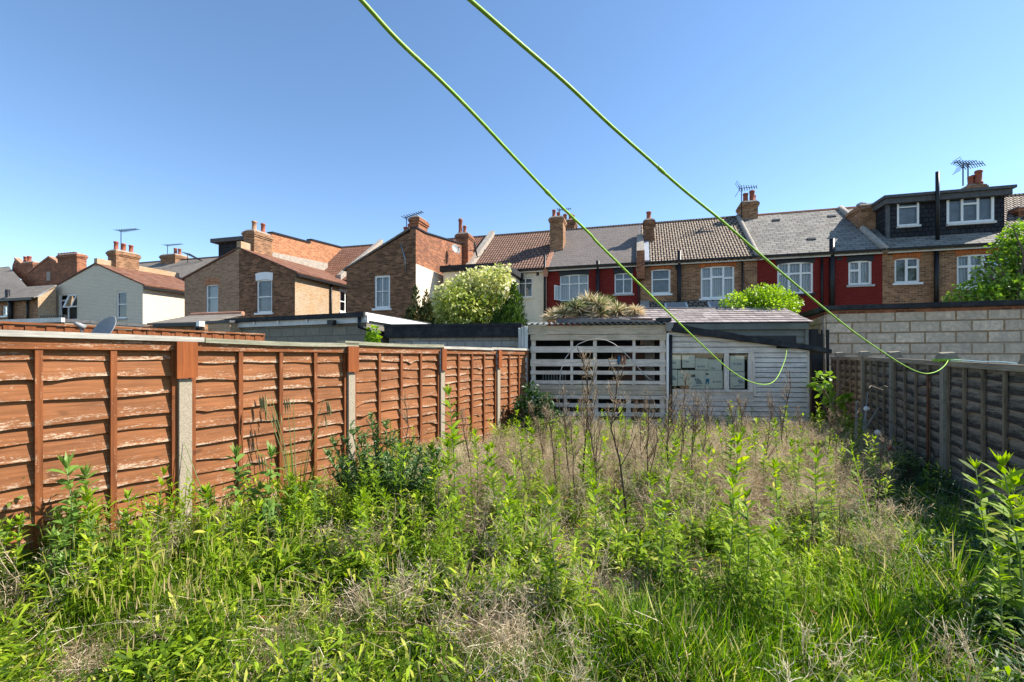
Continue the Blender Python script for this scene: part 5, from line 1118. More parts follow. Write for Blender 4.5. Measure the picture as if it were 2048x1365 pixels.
def plink(parent, name, me):
    o = bpy.data.objects.new(name, me); COL.objects.link(o); o.parent = parent; return o
def sph(n):
    a = rng.uniform(0, 2*math.pi, n); z = rng.uniform(-1, 1, n); r = np.sqrt(1-z*z); return np.stack([r*np.cos(a), r*np.sin(a), z], 1)

# ---- trees and shrubs among the houses
def crown(clumps, n, L, W, up=0.2, mat_r=(0, 1), droop=.3, segs=2, inner=.35, roll=1.2, spread=1.0):
    """clumps: (centre, radii) -> leaves spread in shells of each clump."""
    out = []; vol = [r[0]*r[1]*r[2] for _, r in clumps]; tot = sum(vol)
    for (c, r), v in zip(clumps, vol):
        k = max(20, int(n*v/tot)); d = sph(k); rad = rng.uniform(inner, 1.0, k)**.5*(1+.12*rng.standard_normal(k))
        p = np.array(c)+d*np.array(r)*rad[:, None]; dd = d*spread+np.array([0, 0, up])+.55*rng.standard_normal((k, 3))
        base_r = rng.uniform(*mat_r); out.append(leaves(p, dd, L*rng.uniform(.6, 1.3, k), W*rng.uniform(.7, 1.2, k), droop, segs, rnd=np.clip(base_r+rng.normal(0, .2, k), 0, 1), roll=roll, shape=(.2, 1.0, .55, .05) if segs > 2 else (.25, 1.0, .1)))
    return join(out)
def limbs(base, tips, r0, r1, twist=.12):
    mb = MB(); b = Vector(base)
    for t in tips:
        t = Vector(t); d = t-b; m1, m2 = b+d*.4+Vector((rng.normal(0, twist), rng.normal(0, twist), 0)), b+d*.75+Vector((rng.normal(0, twist), rng.normal(0, twist), 0)); mb.tube([b, m1, m2, t], [r0, r0*.7, r0*.4, r1], 6)
    return mb
M['bark'] = plain('grey_brown_bark', (.12, .09, .065), .95, .4, 12, bump=.6)
def tree(name, label, cat, base, clumps, n, L, W, mat, mr=(0.2, .8), group=None, r0=.07, **k):
    t = thing(name, label, cat, base, 0, group); tips = [c for c, _ in clumps]; arr = crown(clumps, n, L, W, mat_r=mr, **k)
    v = arr[0]-np.array(base); o = plink(t, 'crown', pmesh('crown', (v, arr[1], arr[2]), mat)); fork = (base[0], base[1], base[2]+(min(c[2] for c in tips)-base[2])*.6)
    mb = MB().tube([base, ((base[0]+fork[0])/2+.03, base[1], (base[2]+fork[2])/2), fork], [r0*1.3, r0*1.1, r0], 8); lb = limbs(fork, tips, r0*.7, r0*.15)
    o_ = len(mb.v); mb.v += lb.v; mb.f += [[i+o_ for i in f] for f in lb.f]; part(t, 'trunk', mb, M['bark'], True); return t
M['varieg'] = leafmat('cream_variegated_leaf', ((0, (.16, .22, .03)), (.3, (.38, .42, .08)), (.6, (.66, .64, .27)), (1, (.84, .80, .50))), .3, .5)
M['conifer'] = leafmat('conifer_spray', ((0, (.022, .045, .008)), (.5, (.065, .125, .014)), (1, (.17, .25, .025))), .15, .7)
M['conifer_brown'] = leafmat('browned_conifer_spray', ((0, (.022, .04, .010)), (.45, (.055, .085, .018)), (.75, (.13, .10, .03)), (1, (.22, .13, .04))), .15, .7)
M['lime'] = leafmat('lime_leaf', ((0, (.10, .19, .015)), (.5, (.24, .38, .03)), (1, (.40, .52, .07))), .4, .45)
M['tree_green'] = leafmat('fresh_tree_leaf', ((0, (.035, .085, .012)), (.5, (.11, .22, .022)), (1, (.28, .42, .06))), .35, .45)
M['straw'] = leafmat('straw_blade', ((0, (.46, .34, .18)), (.5, (.74, .60, .38)), (1, (.86, .77, .56))), .15, .7)
M['cordyline'] = leafmat('cordyline_blade', ((0, (.06, .11, .03)), (.6, (.17, .22, .07)), (1, (.34, .36, .15))), .2, .5)
def clump_px(lst, z, dz=.9):
    """(px, py, radius in px) -> world clumps around depth z."""
    out = []
    for px, py, r in lst:
        zz = z+rng.uniform(-dz, dz)*.6; c = at(px, py, zz); q = r/F_PX*zz; out.append((c, (q, q*1.05, q*rng.uniform(.8, 1.05))))
    return out
zt = 15.0
cl = clump_px([(905, 600, 38), (950, 585, 45), (985, 572, 36), (925, 625, 50), (885, 628, 26), (970, 622, 46), (1002, 558, 20), (950, 558, 24), (975, 546, 14), (930, 572, 22), (1008, 545, 12), (905, 570, 14), (1012, 575, 20), (880, 605, 16), (965, 538, 7), (998, 536, 8), (918, 560, 9), (1012, 534, 7), (940, 545, 8), (945, 655, 50), (900, 655, 40), (985, 655, 40)], zt)
tree('variegated_maple', 'pale cream and yellow variegated tree in front of the cream house', 'tree', (at(945, 700, zt)[0], zt, 0), cl, 13000, .13, .10, 'varieg', (.2, .85), group=None, r0=.09, up=.0, droop=.35, segs=2, roll=1.5)
def conifer(name, label, px, py0, zc, wpx, mat, n, lean=0.0):
    b = (at(px, 700, zc)[0], zc, 0); top = at(px+lean, py0, zc); H_ = top[2]; Rm = wpx/2/F_PX*zc
    t = thing(name, label, 'tree', b, 0, 'small conifers behind the sheds'); m_ = 15; pa = rng.uniform(0, 6.28, m_); pr = Rm*.95*np.sqrt(rng.uniform(0, 1, m_)); pr[0] = 0; ph = (1-.20*(pr/Rm)**1.3)*rng.uniform(.90, 1.0, m_); ph[0] = 1; pk = rng.integers(0, m_, n); hh = rng.uniform(0, 1, n)**.8; h = hh*ph[pk]; prof = np.minimum(1.0, ((1-hh)*3.4)**.75)
    ang = rng.uniform(0, 2*math.pi, n); r = Rm*.50*prof*rng.uniform(.55, 1.1, n)
    P = np.stack([np.cos(ang)*r+np.cos(pa[pk])*pr[pk]*(1-.25*h)+(top[0]-b[0])*h, np.sin(ang)*r+np.sin(pa[pk])*pr[pk]*(1-.25*h), h*H_*.97], 1); D = np.stack([np.cos(ang)*.55, np.sin(ang)*.55, np.full(n, 1.0)], 1)+.3*rng.standard_normal((n, 3))
    arr = leaves(P, D, rng.uniform(.07, .17, n), rng.uniform(.03, .06, n), .1, 2, roll=1.5, rnd=np.clip(rng.uniform(.25, .75, m_)[pk]+rng.normal(0, .2, n), 0, 1))
    plink(t, 'crown', pmesh('crown', arr, mat)); part(t, 'trunk', MB().tube([b, (b[0], b[1], H_*.5), (top[0], top[1], H_*.9)], [.08, .06, .015], 6), M['bark']); return t
conifer('conifer', 'dark conifer with browned patches, taller of the pair before the sloping brick wing', 833, 569, 13.9, 54, 'conifer_brown', 9000, -2)
conifer('conifer', 'narrow browned conifer pressed against the pale variegated tree', 853, 576, 13.8, 36, 'conifer_brown', 6000, 0)
conifer('conifer', 'slim green conifer tucked behind the bushy conifer and the variegated tree', 1000, 578, 13.9, 48, 'conifer', 6000, 2)
conifer('conifer', 'bushy pointed green conifer before the cream house', 1031, 559, 13.8, 62, 'conifer', 11000, -2)
# straw coloured cordyline heads
zc = 14.0; b = (at(1175, 700, zc)[0], zc, 0); t = thing('cordyline', 'spiky cordyline with straw dead blades and green hearts above the shed roof', 'plant', b); oth, gth = [], []
for px, py, r, g in ((1108, 628, 30, 0), (1130, 622, 36, .25), (1152, 610, 30, .7), (1178, 600, 36, .15), (1195, 604, 34, .35), (1212, 604, 32, .75), (1235, 617, 30, .2), (1253, 622, 26, .3), (1270, 616, 22, 0), (1165, 618, 34, .5), (1200, 622, 40, .4)):
    c = np.array(at(px, py+8, zc+rng.uniform(-.4, .4)))-np.array(b); L = r*1.0/F_PX*zc; n = 300; d = sph(n); d[:, 2] = np.abs(d[:, 2])*.9-.25
    k = rng.random(n) < g; P = np.tile(c, (n, 1))+d*.05
    for m, ls in ((k, gth), (~k, oth)):
        if m.sum(): ls.append(leaves(P[m], d[m]+(np.array([0, 0, .35]) if ls is gth else 0), L*rng.uniform(.6, 1.12, m.sum()), .030, .22, 3, shape=(.8, 1, .7, .1), roll=1.2))
plink(t, 'dead_blades', pmesh('dead_blades', join(oth), 'straw')); plink(t, 'green_blades', pmesh('green_blades', join(gth), 'cordyline'))
hd = limbs((b[0], b[1], .8), [at(px, 622, zc) for px in (1120, 1178, 1212, 1253)], .07, .05); part(t, 'trunk', hd, M['bark'])
cl = clump_px([(1520, 600, 26), (1545, 590, 22), (1500, 600, 22), (1468, 606, 22), (1450, 612, 14), (1560, 602, 26), (1580, 607, 18), (1525, 578, 12), (1505, 577, 9), (1545, 577, 9), (1462, 592, 8), (1596, 606, 9), (1530, 615, 34), (1490, 618, 28), (1570, 618, 24)], 14.6, .6)
tree('lime_shrub', 'bright lime green shrub behind the shingled garage roof', 'shrub', (at(1525, 700, 14.6)[0], 14.6, 0), cl, 4600, .11, .06, 'lime', (.3, .8), up=.35, r0=.05, segs=2, roll=1.4)
cl = clump_px([(2035, 470, 24), (2020, 498, 26), (2045, 515, 34), (2010, 525, 14), (2040, 555, 34), (1990, 555, 20), (1965, 570, 22), (2015, 580, 30), (1940, 585, 22), (1915, 592, 18), (1985, 590, 28), (2045, 590, 30), (1900, 603, 12), (1965, 598, 26), (2005, 606, 30), (1992, 518, 9), (1966, 522, 10), (1977, 530, 9), (1955, 540, 7), (2025, 452, 10), (2060, 480, 40), (2080, 540, 50), (2075, 590, 50), (1930, 606, 20)], 14.4, .8)
tree('green_tree', 'fresh green leafy tree overhanging the black coping beside the dormer house', 'tree', (at(2050, 700, 14.4)[0], 14.4, 0), cl, 7600, .145, .085, 'tree_green', (.3, .85), up=.2, r0=.1, segs=2, roll=1.4)
z = 9.9; cl = clump_px([(748, 662, 8), (742, 672, 9), (751, 676, 9), (744, 684, 9), (739, 690, 7), (752, 689, 7)], z, .1)
tree('sapling', 'small bright seedling tree between the two garages above the orange fence', 'sapling', (at(745, 700, z)[0], z, 0), cl, 200, .11, .08, 'lime', (.3, .7), r0=.012, segs=2, roll=1.2)

# ---- the garden: where things can grow
NLx, NLy = math.cos(TL), -math.sin(TL); NRx, NRy = -math.cos(TR), math.sin(TR)
def inside(x, y, mL=.1, mR=.1):
    dl = (x-LF.o[0])*NLx+(y-LF.o[1])*NLy; dr = (x-RF.o[0])*NRx+(y-RF.o[1])*NRy
    return (dl > mL) & (dr > mR) & ((y < 10.05) | (dr < 1.0))
def vnoise(x, y, s, seed):
    r = np.random.default_rng(seed); o = 0
    for k in range(5):
        a = r.uniform(0, 2*math.pi); f = s*r.uniform(.6, 1.7); o = o+np.sin(f*(x*math.cos(a)+y*math.sin(a))*6.28+r.uniform(0, 6.28))
    return o/5**.5*.7
def gzv(x, y): return .045*np.sin(1.7*x+.6*y)+.035*np.sin(2.9*y-1.1*x+1.0)+.02*np.sin(5.3*x+4.1*y)
def field(n, dens, y0=1.7, y1=11.4, mL=.08, mR=.1, near=1.0):
    """n points in the garden weighted by dens(x, y, px, py); nearer ones more often so that all distances look equally full."""
    out = np.zeros((0, 3))
    while len(out) < n:
        m = n*3; y = (y0**(1-near)+rng.random(m)*(y1**(1-near)-y0**(1-near)))**(1/(1-near)) if near != 1 else y0*(y1/y0)**rng.random(m)
        hw = 1.28*y+.6; x = rng.uniform(-1, 1, m)*hw; px = CX+x/y*F_PX; py = HOR+EYE/y*F_PX
        k = inside(x, y, mL, mR) & (rng.random(m) < dens(x, y, px, py)); out = np.concatenate([out, np.stack([x, y, gzv(x, y)], 1)[k]])
    return out[:n]
def bump(px, py, cx, cy, rx, ry): return np.exp(-((px-cx)/rx)**2-((py-cy)/ry)**2)
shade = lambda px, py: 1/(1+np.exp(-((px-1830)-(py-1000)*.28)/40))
lush = lambda px, py: np.clip(bump(px, py, 1650, 1330, 330, 150)+bump(px, py, 1350, 1330, 200, 60)+bump(px, py, 1850, 1180, 160, 160), 0, 1)
thatch = lambda px, py: np.clip(1.0*bump(px, py, 950, 1315, 95, 48)+.35*bump(px, py, 600, 1265, 60, 30)+.8*bump(px, py, 150, 1340, 110, 35)+.4*bump(px, py, 780, 1220, 80, 40)+.6*bump(px, py, 1270, 1190, 60, 22)+.8*bump(px, py, 1290, 1300, 60, 30)+sum(.85*bump(px, py, *q) for q in ((1010, 960, 45, 40), (925, 1035, 40, 45), (1490, 1040, 45, 40), (640, 1180, 45, 28), (600, 1050, 25, 20), (350, 1250, 50, 22), (1130, 1125, 35, 28), (1700, 1010, 50, 40), (1385, 1165, 45, 26), (1290, 1085, 55, 30), (780, 1150, 40, 24), (1560, 1180, 40, 24), (480, 1150, 30, 20), (1050, 1050, 35, 28), (1880, 1140, 40, 40), (1180, 1215, 40, 18), (480, 1310, 60, 22), (1700, 1120, 40, 30)))+.8*bump(px, py, 1790, 1190, 60, 70)+.6*bump(px, py, 1010, 980, 60, 50)+.6*bump(px, py, 1490, 1040, 60, 50)+.4*bump(px, py, 1240, 925, 320, 55)+.5*bump(px, py, 1560, 950, 140, 70), 0, 1)

# grass
gb = []
for k in range(10):
    n = 9; a = rng.uniform(0, 6.28, n); rr = rng.uniform(0, .035, n); lean = rng.uniform(.1, .75, n)
    P = np.stack([np.cos(a)*rr, np.sin(a)*rr, np.zeros(n)], 1); D = np.stack([np.cos(a)*lean, np.sin(a)*lean, np.ones(n)], 1)+.12*rng.standard_normal((n, 3))
    gb.append(leaves(P, D, rng.uniform(.55, 1.0, n), rng.uniform(.010, .018, n), rng.uniform(.1, .75, n), 3, shape=(.7, 1, .75, .08), roll=.9))
pos = field(14500, lambda x, y, px, py: np.clip(.14+.9*lush(px, py)+.5*(vnoise(x, y, .5, 3) > .15)-.5*thatch(px, py)-.75*shade(px, py), 0.03, 1), near=1.25)
px, py = CX+pos[:, 0]/pos[:, 1]*F_PX, HOR+EYE/pos[:, 1]*F_PX; sc = rng.uniform(.16, .34, len(pos))*(1+.55*lush(px, py))
stuff('grass', scatter(gb, pos, sc, .25, .13), 'grass', 'green and yellowing grass tufts growing between the weeds')
# fine tall grass with pale seed heads by the orange fence
tg = []
for k in range(6):
    n = 8; a = rng.uniform(0, 6.28, n); P = np.stack([np.cos(a)*.03, np.sin(a)*.03, np.zeros(n)], 1); D = np.stack([np.cos(a)*.12, np.sin(a)*.12, np.ones(n)], 1)+.05*rng.standard_normal((n, 3))
    A = leaves(P, D, rng.uniform(.5, 1.0, n), .0048, .12, 3, shape=(.9, 1, .7, .3), roll=1.5, rnd=.1+.5*rng.random(n))
    T2 = P[:2]+unit(D[:2])*.80; S = leaves(T2, D[:2], .17, .013, .05, 3, shape=(.3, 1, .8, .1), roll=1.5, rnd=.86); S2 = leaves(T2, D[:2], .17, .013, .05, 3, shape=(.3, 1, .8, .1), roll=1.5, rnd=.9); tg.append(join([A, S, S2]))
pos = field(480, lambda x, y, px, py: np.clip(bump(px, py, 300, 1230, 170, 120)+.9*bump(px, py, 430, 1180, 120, 80)+.5*bump(px, py, 640, 1340, 90, 40), 0, 1))
stuff('seeding_grass', scatter(tg, pos, rng.uniform(.32, .60, len(pos)), .1, .1), 'grass', 'fine upright grass with pale seed heads beside the orange fence')
# low broad leaves that cover the soil
lb = []
for k in range(9):
    n = 17; a = rng.uniform(0, 6.28, n); h = rng.uniform(.05, .9, n); lean = rng.uniform(.3, 1.6, n)
    P = np.stack([np.cos(a)*.05*h, np.sin(a)*.05*h, h], 1); D = np.stack([np.cos(a)*lean, np.sin(a)*lean, rng.uniform(.2, 1, n)], 1)
    lb.append(leaves(P, D, rng.uniform(.28, .58, n), rng.uniform(.045, .09, n), rng.uniform(.2, .7, n), 2, shape=(.3, 1, .1), roll=.6))
pos = field(10000, lambda x, y, px, py: np.clip(.34+.75*vnoise(x, y, .75, 9)-.85*thatch(px, py)-.55*lush(px, py)-.85*shade(px, py)+.25*(px < 900), .03, 1), near=1.1)
px, py = CX+pos[:, 0]/pos[:, 1]*F_PX, HOR+EYE/pos[:, 1]*F_PX
stuff('leafy_undergrowth', scatter(lb, pos, rng.uniform(.12, .30, len(pos))*(1+.25*(pos[:, 1] > 6))*np.clip(.42+.18*pos[:, 1], .6, 1.0)*(1+.45*np.clip(vnoise(pos[:, 0], pos[:, 1], .8, 15), -.8, 1.2)), .3, .2), 'weed', 'low leafy weeds covering the garden ground')
# dry thatch and brown seed heads
dt = []
for k in range(8):
    n = 40; P0 = rng.normal(0, .45, (n, 3))*np.array([1, 1, .22])+np.array([0, 0, .25]); d = rng.normal(0, 1, (n, 3))*np.array([1, 1, .45]); dt.append(strands(P0, P0+unit(d)*rng.uniform(.4, 1.3, (n, 1)), .012, .007, rng.uniform(-.35, .35, n), 3))
pos = field(3300, lambda x, y, px, py: np.clip(1.4*thatch(px, py)+.025+.12*(vnoise(x, y, .45, 21) > .5)-.5*lush(px, py)-.7*shade(px, py), .02, 1), near=1.05)
stuff('dry_thatch', scatter(dt, pos, rng.uniform(.13, .30, len(pos)), .2, .16), 'dry', 'tangled brown dry grass and weed litter on the ground')
ds = []
for k in range(8):
    parts_ = []; n = 5
    for s_ in range(n):
        a = rng.uniform(0, 6.28); top = np.array([math.cos(a)*rng.uniform(.08, .4), math.sin(a)*rng.uniform(.08, .4), rng.uniform(.7, 1.0)]); parts_.append(strands(np.zeros((1, 3)), top[None], .008, .005, rng.uniform(-.06, .06, 1), 3, rnd=.25))
        m = 14; t = rng.uniform(.5, 1.0, m)[:, None]; P0 = top*t; d = rng.normal(0, .6, (m, 3))+np.array([0, 0, .5]); P1 = P0+unit(d)*rng.uniform(.06, .2, (m, 1)); parts_.append(strands(P0, P1, .005, .0035, .1, 2, rnd=.4+.3*rng.random(m)))
        parts_.append(leaves(P1, d, .042, .024, .1, 1, roll=1.5, rnd=.6+.4*rng.random(m)))
    ds.append(join(parts_))
pos = field(2100, lambda x, y, px, py: np.clip(.03+1.0*bump(px, py, 1250, 930, 380, 75)+.8*bump(px, py, 1560, 960, 170, 90)+.5*bump(px, py, 960, 960, 70, 70)+.5*bump(px, py, 1790, 1150, 60, 90)+.15*bump(px, py, 750, 1230, 130, 70)+.2*(vnoise(x, y, .5, 31) > .35)-.5*shade(px, py)-.3*lush(px, py), .01, 1), near=1.0)
pos = pos[(pos[:, 1] > 3.3) | (rng.random(len(pos)) < .25)]
stuff('dry_undergrowth', scatter(ds, pos, rng.uniform(.22, .55, len(pos)), .2, .15), 'dry_pale', 'brown dried weed stalks with fluffy seed heads standing among the green')

# ---- single plants
def weed_stem(h, n, ll, lw, droopy=.45, seed=0, tuft=12, bare=.12, up=.75):
    global rng; keep = rng; rng = np.random.default_rng(seed); f = np.sort(rng.uniform(bare, .97, n)); a = np.arange(n)*2.4+rng.normal(0, .3, n); cx = rng.normal(0, .05); X_ = lambda t: np.stack([cx*np.sin(t*2.5)*h, .04*h*np.sin(t*3+seed), t*h], -1)
    up_ = up*(.35+f*1.0); D = np.stack([np.cos(a), np.sin(a), up_], 1); L = ll*(1.05-.45*np.abs(f-.55)*1.6)*rng.uniform(.8, 1.15, n)
    A = leaves(X_(f), D, L, lw*rng.uniform(.8, 1.15, n), droopy*(1.25-f*.8), 3, roll=.45, rnd=np.where((f < .22) & (rng.random(n) < .45), 1.0, .35+.22*rng.standard_normal(n)+.25*f), shape=(.25, .95, .85, .04))
    a2 = rng.uniform(0, 6.28, tuft); D2 = np.stack([np.cos(a2)*.45, np.sin(a2)*.45, np.ones(tuft)], 1); B = leaves(np.tile(X_(np.array([.97])), (tuft, 1)), D2, ll*rng.uniform(.35, .7, tuft), lw*.55, .15, 2, rnd=.6+.2*rng.random(tuft)); rng = keep
    st = X_(np.linspace(0, 1, 7)); return join([A, B]), st
def plant_protos(tag_, specs, leafm, r):
    out = []
    for k, sp in enumerate(specs):
        arr, st = weed_stem(*sp, seed=100+k+len(tag_)*7); ml = pmesh('foliage', arr, leafm); mb = MB().tube([tuple(p) for p in st], [r*(1-.7*i/6) for i in range(7)], 6); ms = _mesh('stem', mb, M['stem_green'], Matrix.Identity(4), True); out.append((ms, ml))
    return out
W1 = plant_protos('weed', [(1.0, 50, .185, .036), (1.0, 58, .165, .032), (1.0, 44, .195, .038), (1.0, 62, .155, .030), (1.0, 48, .175, .040), (1.0, 56, .15, .034)], 'weed', .0075)
W2 = plant_protos('broad', [(1.0, 42, .27, .052, .95), (1.0, 46, .25, .05, .9), (1.0, 36, .28, .056, 1.0)], 'weed_blue', .009)
used = 0
def weed(label, px, pyb, pyt, protos=W1, group=None, cat='weed', name='leafy_weed', lean=0.0, off=0):
    """a plant whose foot is seen at (px, pyb) and whose tip reaches row pyt."""
    global used
    y = EYE*F_PX/(pyb-HOR); x = (px-CX)/F_PX*y; h = (pyb-pyt)/F_PX*y; ms, ml = protos[(used+off) % len(protos)]; used += 1
    t = thing(name, label, cat, (x, y, gz(x, y)-.01), random.uniform(0, 6.28), group); t.scale = (h*.85+.12, h*.85+.12, h); t.rotation_euler[0] = random.uniform(-.06, .06)+lean; t.rotation_euler[1] = random.uniform(-.06, .06)
    plink(t, 'stem', ms); plink(t, 'foliage', ml); return t
G1 = 'tall leafy weed stems'
for lab, px, b, tp in (
    ('tall slender leafy weed with even whorls in the middle of the foreground', 1120, 1290, 1003), ('shorter leafy weed with a red-brown foot beside the tallest foreground weed', 1087, 1285, 1128),
    ('tall leafy weed with lower neighbour at its foot, before the brown thatch', 1462, 1170, 868), ('leafy weed with bright tip close beside a taller twin', 1485, 1240, 985), ('leafy weed with rust coloured lower leaves above the lush grass', 1532, 1290, 1052), ('spreading leafy weed at the edge of the lush grass with orange lower leaves', 1577, 1310, 1098),
    ('pale leaved weed rising before the thistle bush', 722, 1165, 1000), ('leafy weed with long bent leaves before the dark foot of the thistle', 765, 1150, 985), ('leafy weed with broad hanging leaves at the edge of the thistle bush', 812, 1160, 1008), ('tall weed between the thistle bush and the dry brown stalks', 905, 1085, 800), ('bright leafy weed standing before the last orange fence panels', 975, 1060, 905),
    ('leafy weed touching the dry stalks in the middle of the garden', 1195, 1075, 925), ('small leafy weed in the clearing above the pale thatch heap', 745, 1330, 1225), ('leafy weed rising from the grass beside the brown heap', 1350, 1310, 1215), ('young leafy weed in the foreground grass with yellow tip', 1205, 1290, 1225)):
    weed(lab, px, b, tp, group=G1)
for lab, px, b, tp in (('tallest blue green weed by the orange fence, second batten', 128, 1200, 945), ('drooping blue green weed before the first fence batten', 48, 1185, 975), ('blue green weed with small tip beside the second fence batten', 165, 1180, 962), ('low blue green weed with long hanging leaves in the bottom corner', 8, 1210, 1065), ('blue green weed leaning on the foot of the first concrete post', 300, 1130, 1010), ('blue green weed before the first post between the fine grasses', 262, 1150, 1025), ('blue green weed with forked top beyond the first concrete post', 480, 1120, 900), ('blue green weed with upright narrow tip before the third batten', 525, 1110, 895)):
    weed(lab, px, b, tp, W2, G1, off=1)
for lab, px, b, tp in (('tallest willowherb stem in the bright clump before the weathered fence', 2022, 1290, 918), ('willowherb stem with wide leaves leading the clump by the weathered fence', 1993, 1270, 938), ('willowherb stem cut by the picture edge', 2046, 1285, 950), ('short willowherb stem at the dark foot of the clump', 2005, 1330, 1075), ('willowherb stem half hidden behind the clump leaders', 2034, 1240, 1000)):
    weed(lab, px, b, tp, group='willowherb clump', name='willowherb', cat='willowherb', off=3)
for k in range(34):
    a_, b_ = random.uniform(5, 185), random.uniform(1150, 1240)
    weed('blue green weed in the dense stand along the first orange fence panel', a_, b_, b_-random.uniform(80, 175), W2 if k % 3 else W1, 'weeds along the first fence panel', off=k)
for k in range(34):
    a_ = random.uniform(400, 640); b_ = 1150-(a_-400)*.22+random.uniform(-25, 35)
    weed('leafy weed in the dense stand between the first post and the thistle bush', a_, b_, b_-random.uniform(70, 155), W1 if k % 3 else W2, 'weeds before the second fence panel', off=k)
DK = []
for k in range(2):
    n = 11; a = np.arange(n)*2.4; D = np.stack([np.cos(a), np.sin(a), rng.uniform(.5, 1.8, n)], 1); DK.append(pmesh('leaves', leaves(np.zeros((n, 3))+np.array([0, 0, .02]), D, rng.uniform(.55, 1.0, n), rng.uniform(.16, .22, n), rng.uniform(.5, 1.0, n), 6, shape=(.06, .12, .75, 1.0, .85, .5, .05), roll=.35, rnd=rng.uniform(.25, .75, n)), 'weed'))
for k, (lab, px, b, L_) in enumerate((('broad leaved dock with one pale bent leaf in the near grass', 605, 1290, .42), ('dock with wide leaves between the yellow flowers and the thatch', 330, 1340, .30), ('broad dock at the foot of the shade by the weathered fence', 1800, 1150, .34), ('dock with upright leaves among the middle weeds', 1010, 1140, .34), ('low dock beside the lush grass in front', 1420, 1300, .30), ('dock hiding the foot of the thistle bush', 850, 1090, .36), ('dock growing before the dark bush at the shed corner', 1060, 935, .45), ('broad dock in the thicket before the papered window', 1420, 945, .42))):
    g = ground_at(px, EYE*F_PX/(b-HOR)); t = thing('dock_plant', lab, 'dock', g, random.uniform(0, 6), 'dock plants'); t.scale = (L_, L_, L_); plink(t, 'leaves', DK[k % 2])
rp_ = field(150, lambda x, y, px, py: np.clip(.5-.15*thatch(px, py)-.9*shade(px, py)+.35*bump(px, py, 1350, 950, 300, 100)-.35*lush(px, py), .04, 1), y0=3.0, y1=9.6, near=.6, mL=.55, mR=.4)
for x, y, z in rp_:
    h = random.uniform(.42, .9); px, pyb = CX+x/y*F_PX, HOR+EYE/y*F_PX; w = y > 6.5
    zone = 'before the slatted bay of the shed' if w and px < 1330 else 'before the papered window of the shed' if w else 'before the orange fence' if px < 900 else 'in the middle of the garden'
    weed('green leafy weed stem among dry stalks '+zone, px, pyb, pyb-h*F_PX/y*(.85 if w else 1), group='leafy weeds '+zone)
# slender shoots that nobody could count
sh_ = []
for k in range(6):
    n = 34; f = np.sort(rng.uniform(.1, .98, n)); a = np.arange(n)*2.4; D = np.stack([np.cos(a), np.sin(a), .3+.9*f], 1); P = np.stack([.03*np.sin(3*f+k), .03*np.cos(2*f+k), f], 1)
    sh_.append(join([leaves(P, D, rng.uniform(.10, .19, n), rng.uniform(.02, .034, n), .4, 2, shape=(.3, 1, .08), roll=.5, rnd=.35+.35*f+.12*rng.standard_normal(n)), strands(np.zeros((1, 3)), np.array([[.03, 0, 1.0]]), .012, .006, .02, 3, rnd=.5)]))
pos = field(620, lambda x, y, px, py: np.clip(.35+.45*vnoise(x, y, .7, 77)-.45*bump(px, py, 1300, 940, 420, 70)-.8*shade(px, py)-.3*lush(px, py)-.25*thatch(px, py)*(y < 6), .03, 1), y0=2.6, near=.7)
stuff('weed_shoots', scatter(sh_, pos, rng.uniform(.26, .6, len(pos))*(1+.4*np.clip(vnoise(pos[:, 0], pos[:, 1], .6, 19), -.8, 1.2)), .12, .14), 'weed', 'countless slender green weed shoots standing between the dry stalks')
# tall dead stems with seed heads
def dead_stem(seed, nb, spread=.35, low=.42):
    global rng; keep = rng; rng = np.random.default_rng(seed); mb = MB(); w = rng.normal(0, .02, (7, 2)).cumsum(0); st = [(w[i, 0], w[i, 1], i/6) for i in range(7)]; mb.tube(st, [.0078*(1-.6*i/6) for i in range(7)], 5); tw, sd = [], []
    for k in range(nb):
        t = rng.uniform(low, .95); i = min(5, int(t*6)); f = t*6-i; p = np.array(st[i])*(1-f)+np.array(st[i+1])*f; a = rng.uniform(0, 6.28); L = rng.uniform(.12, .42)*(1.25-t); d = np.array([math.cos(a)*spread, math.sin(a)*spread, 1]); q = p+d/np.linalg.norm(d)*L
        mb.tube([tuple(p), tuple(p*.5+q*.5+np.array([math.cos(a), math.sin(a), 0])*.012), tuple(q)], [.0028, .0024, .0014], 4, cap=False); m = 11; tt = rng.uniform(.25, 1.05, m)[:, None]; P0 = p+(q-p)*tt; dd = rng.normal(0, .55, (m, 3))+np.array([0, 0, .5]); P1 = P0+unit(dd)*rng.uniform(.02, .06, (m, 1)); tw.append(strands(P0, P1, .0022, .0016, .1, 1, rnd=.4)); sd.append(leaves(P1, dd, rng.uniform(.008, .017, m), .008, .1, 1, roll=1.5, rnd=.45+.5*rng.random(m)))
    rng = keep; return _mesh('stem', mb, M['dead_bark'], Matrix.Identity(4), False), pmesh('seed_heads', join(tw+sd), 'dry')
M['dead_bark'] = plain('brown_dead_stem', (.065, .042, .030), .9, .35, 14)
M['dead_bark_dark'] = plain('blackened_dead_stem', (.035, .025, .02), .9, .35, 14)
DS = [dead_stem(300+k, n, s, l) for k, (n, s, l) in enumerate(((18, .5, .35), (20, .42, .42), (14, .7, .45), (22, .4, .32), (13, .85, .5)))]
def dead(label, px, pyb, pyt, lean=0.0, group='tall dead weed stems', k=None):
    global used
    y = EYE*F_PX/(pyb-HOR); x = (px-CX)/F_PX*y; h = (pyb-pyt)/F_PX*y; ms, ml = DS[(used if k is None else k) % len(DS)]; used += 1
    t = thing('dead_weed', label, 'dead weed', (x, y, gz(x, y)-.01), 0, group); t.scale = (h*.9, h*.9, h); t.rotation_euler = (random.uniform(-.05, .05), lean, random.uniform(0, 6.28) if not lean else 0.0); plink(t, 'stem', ms); plink(t, 'seed_heads', ml)
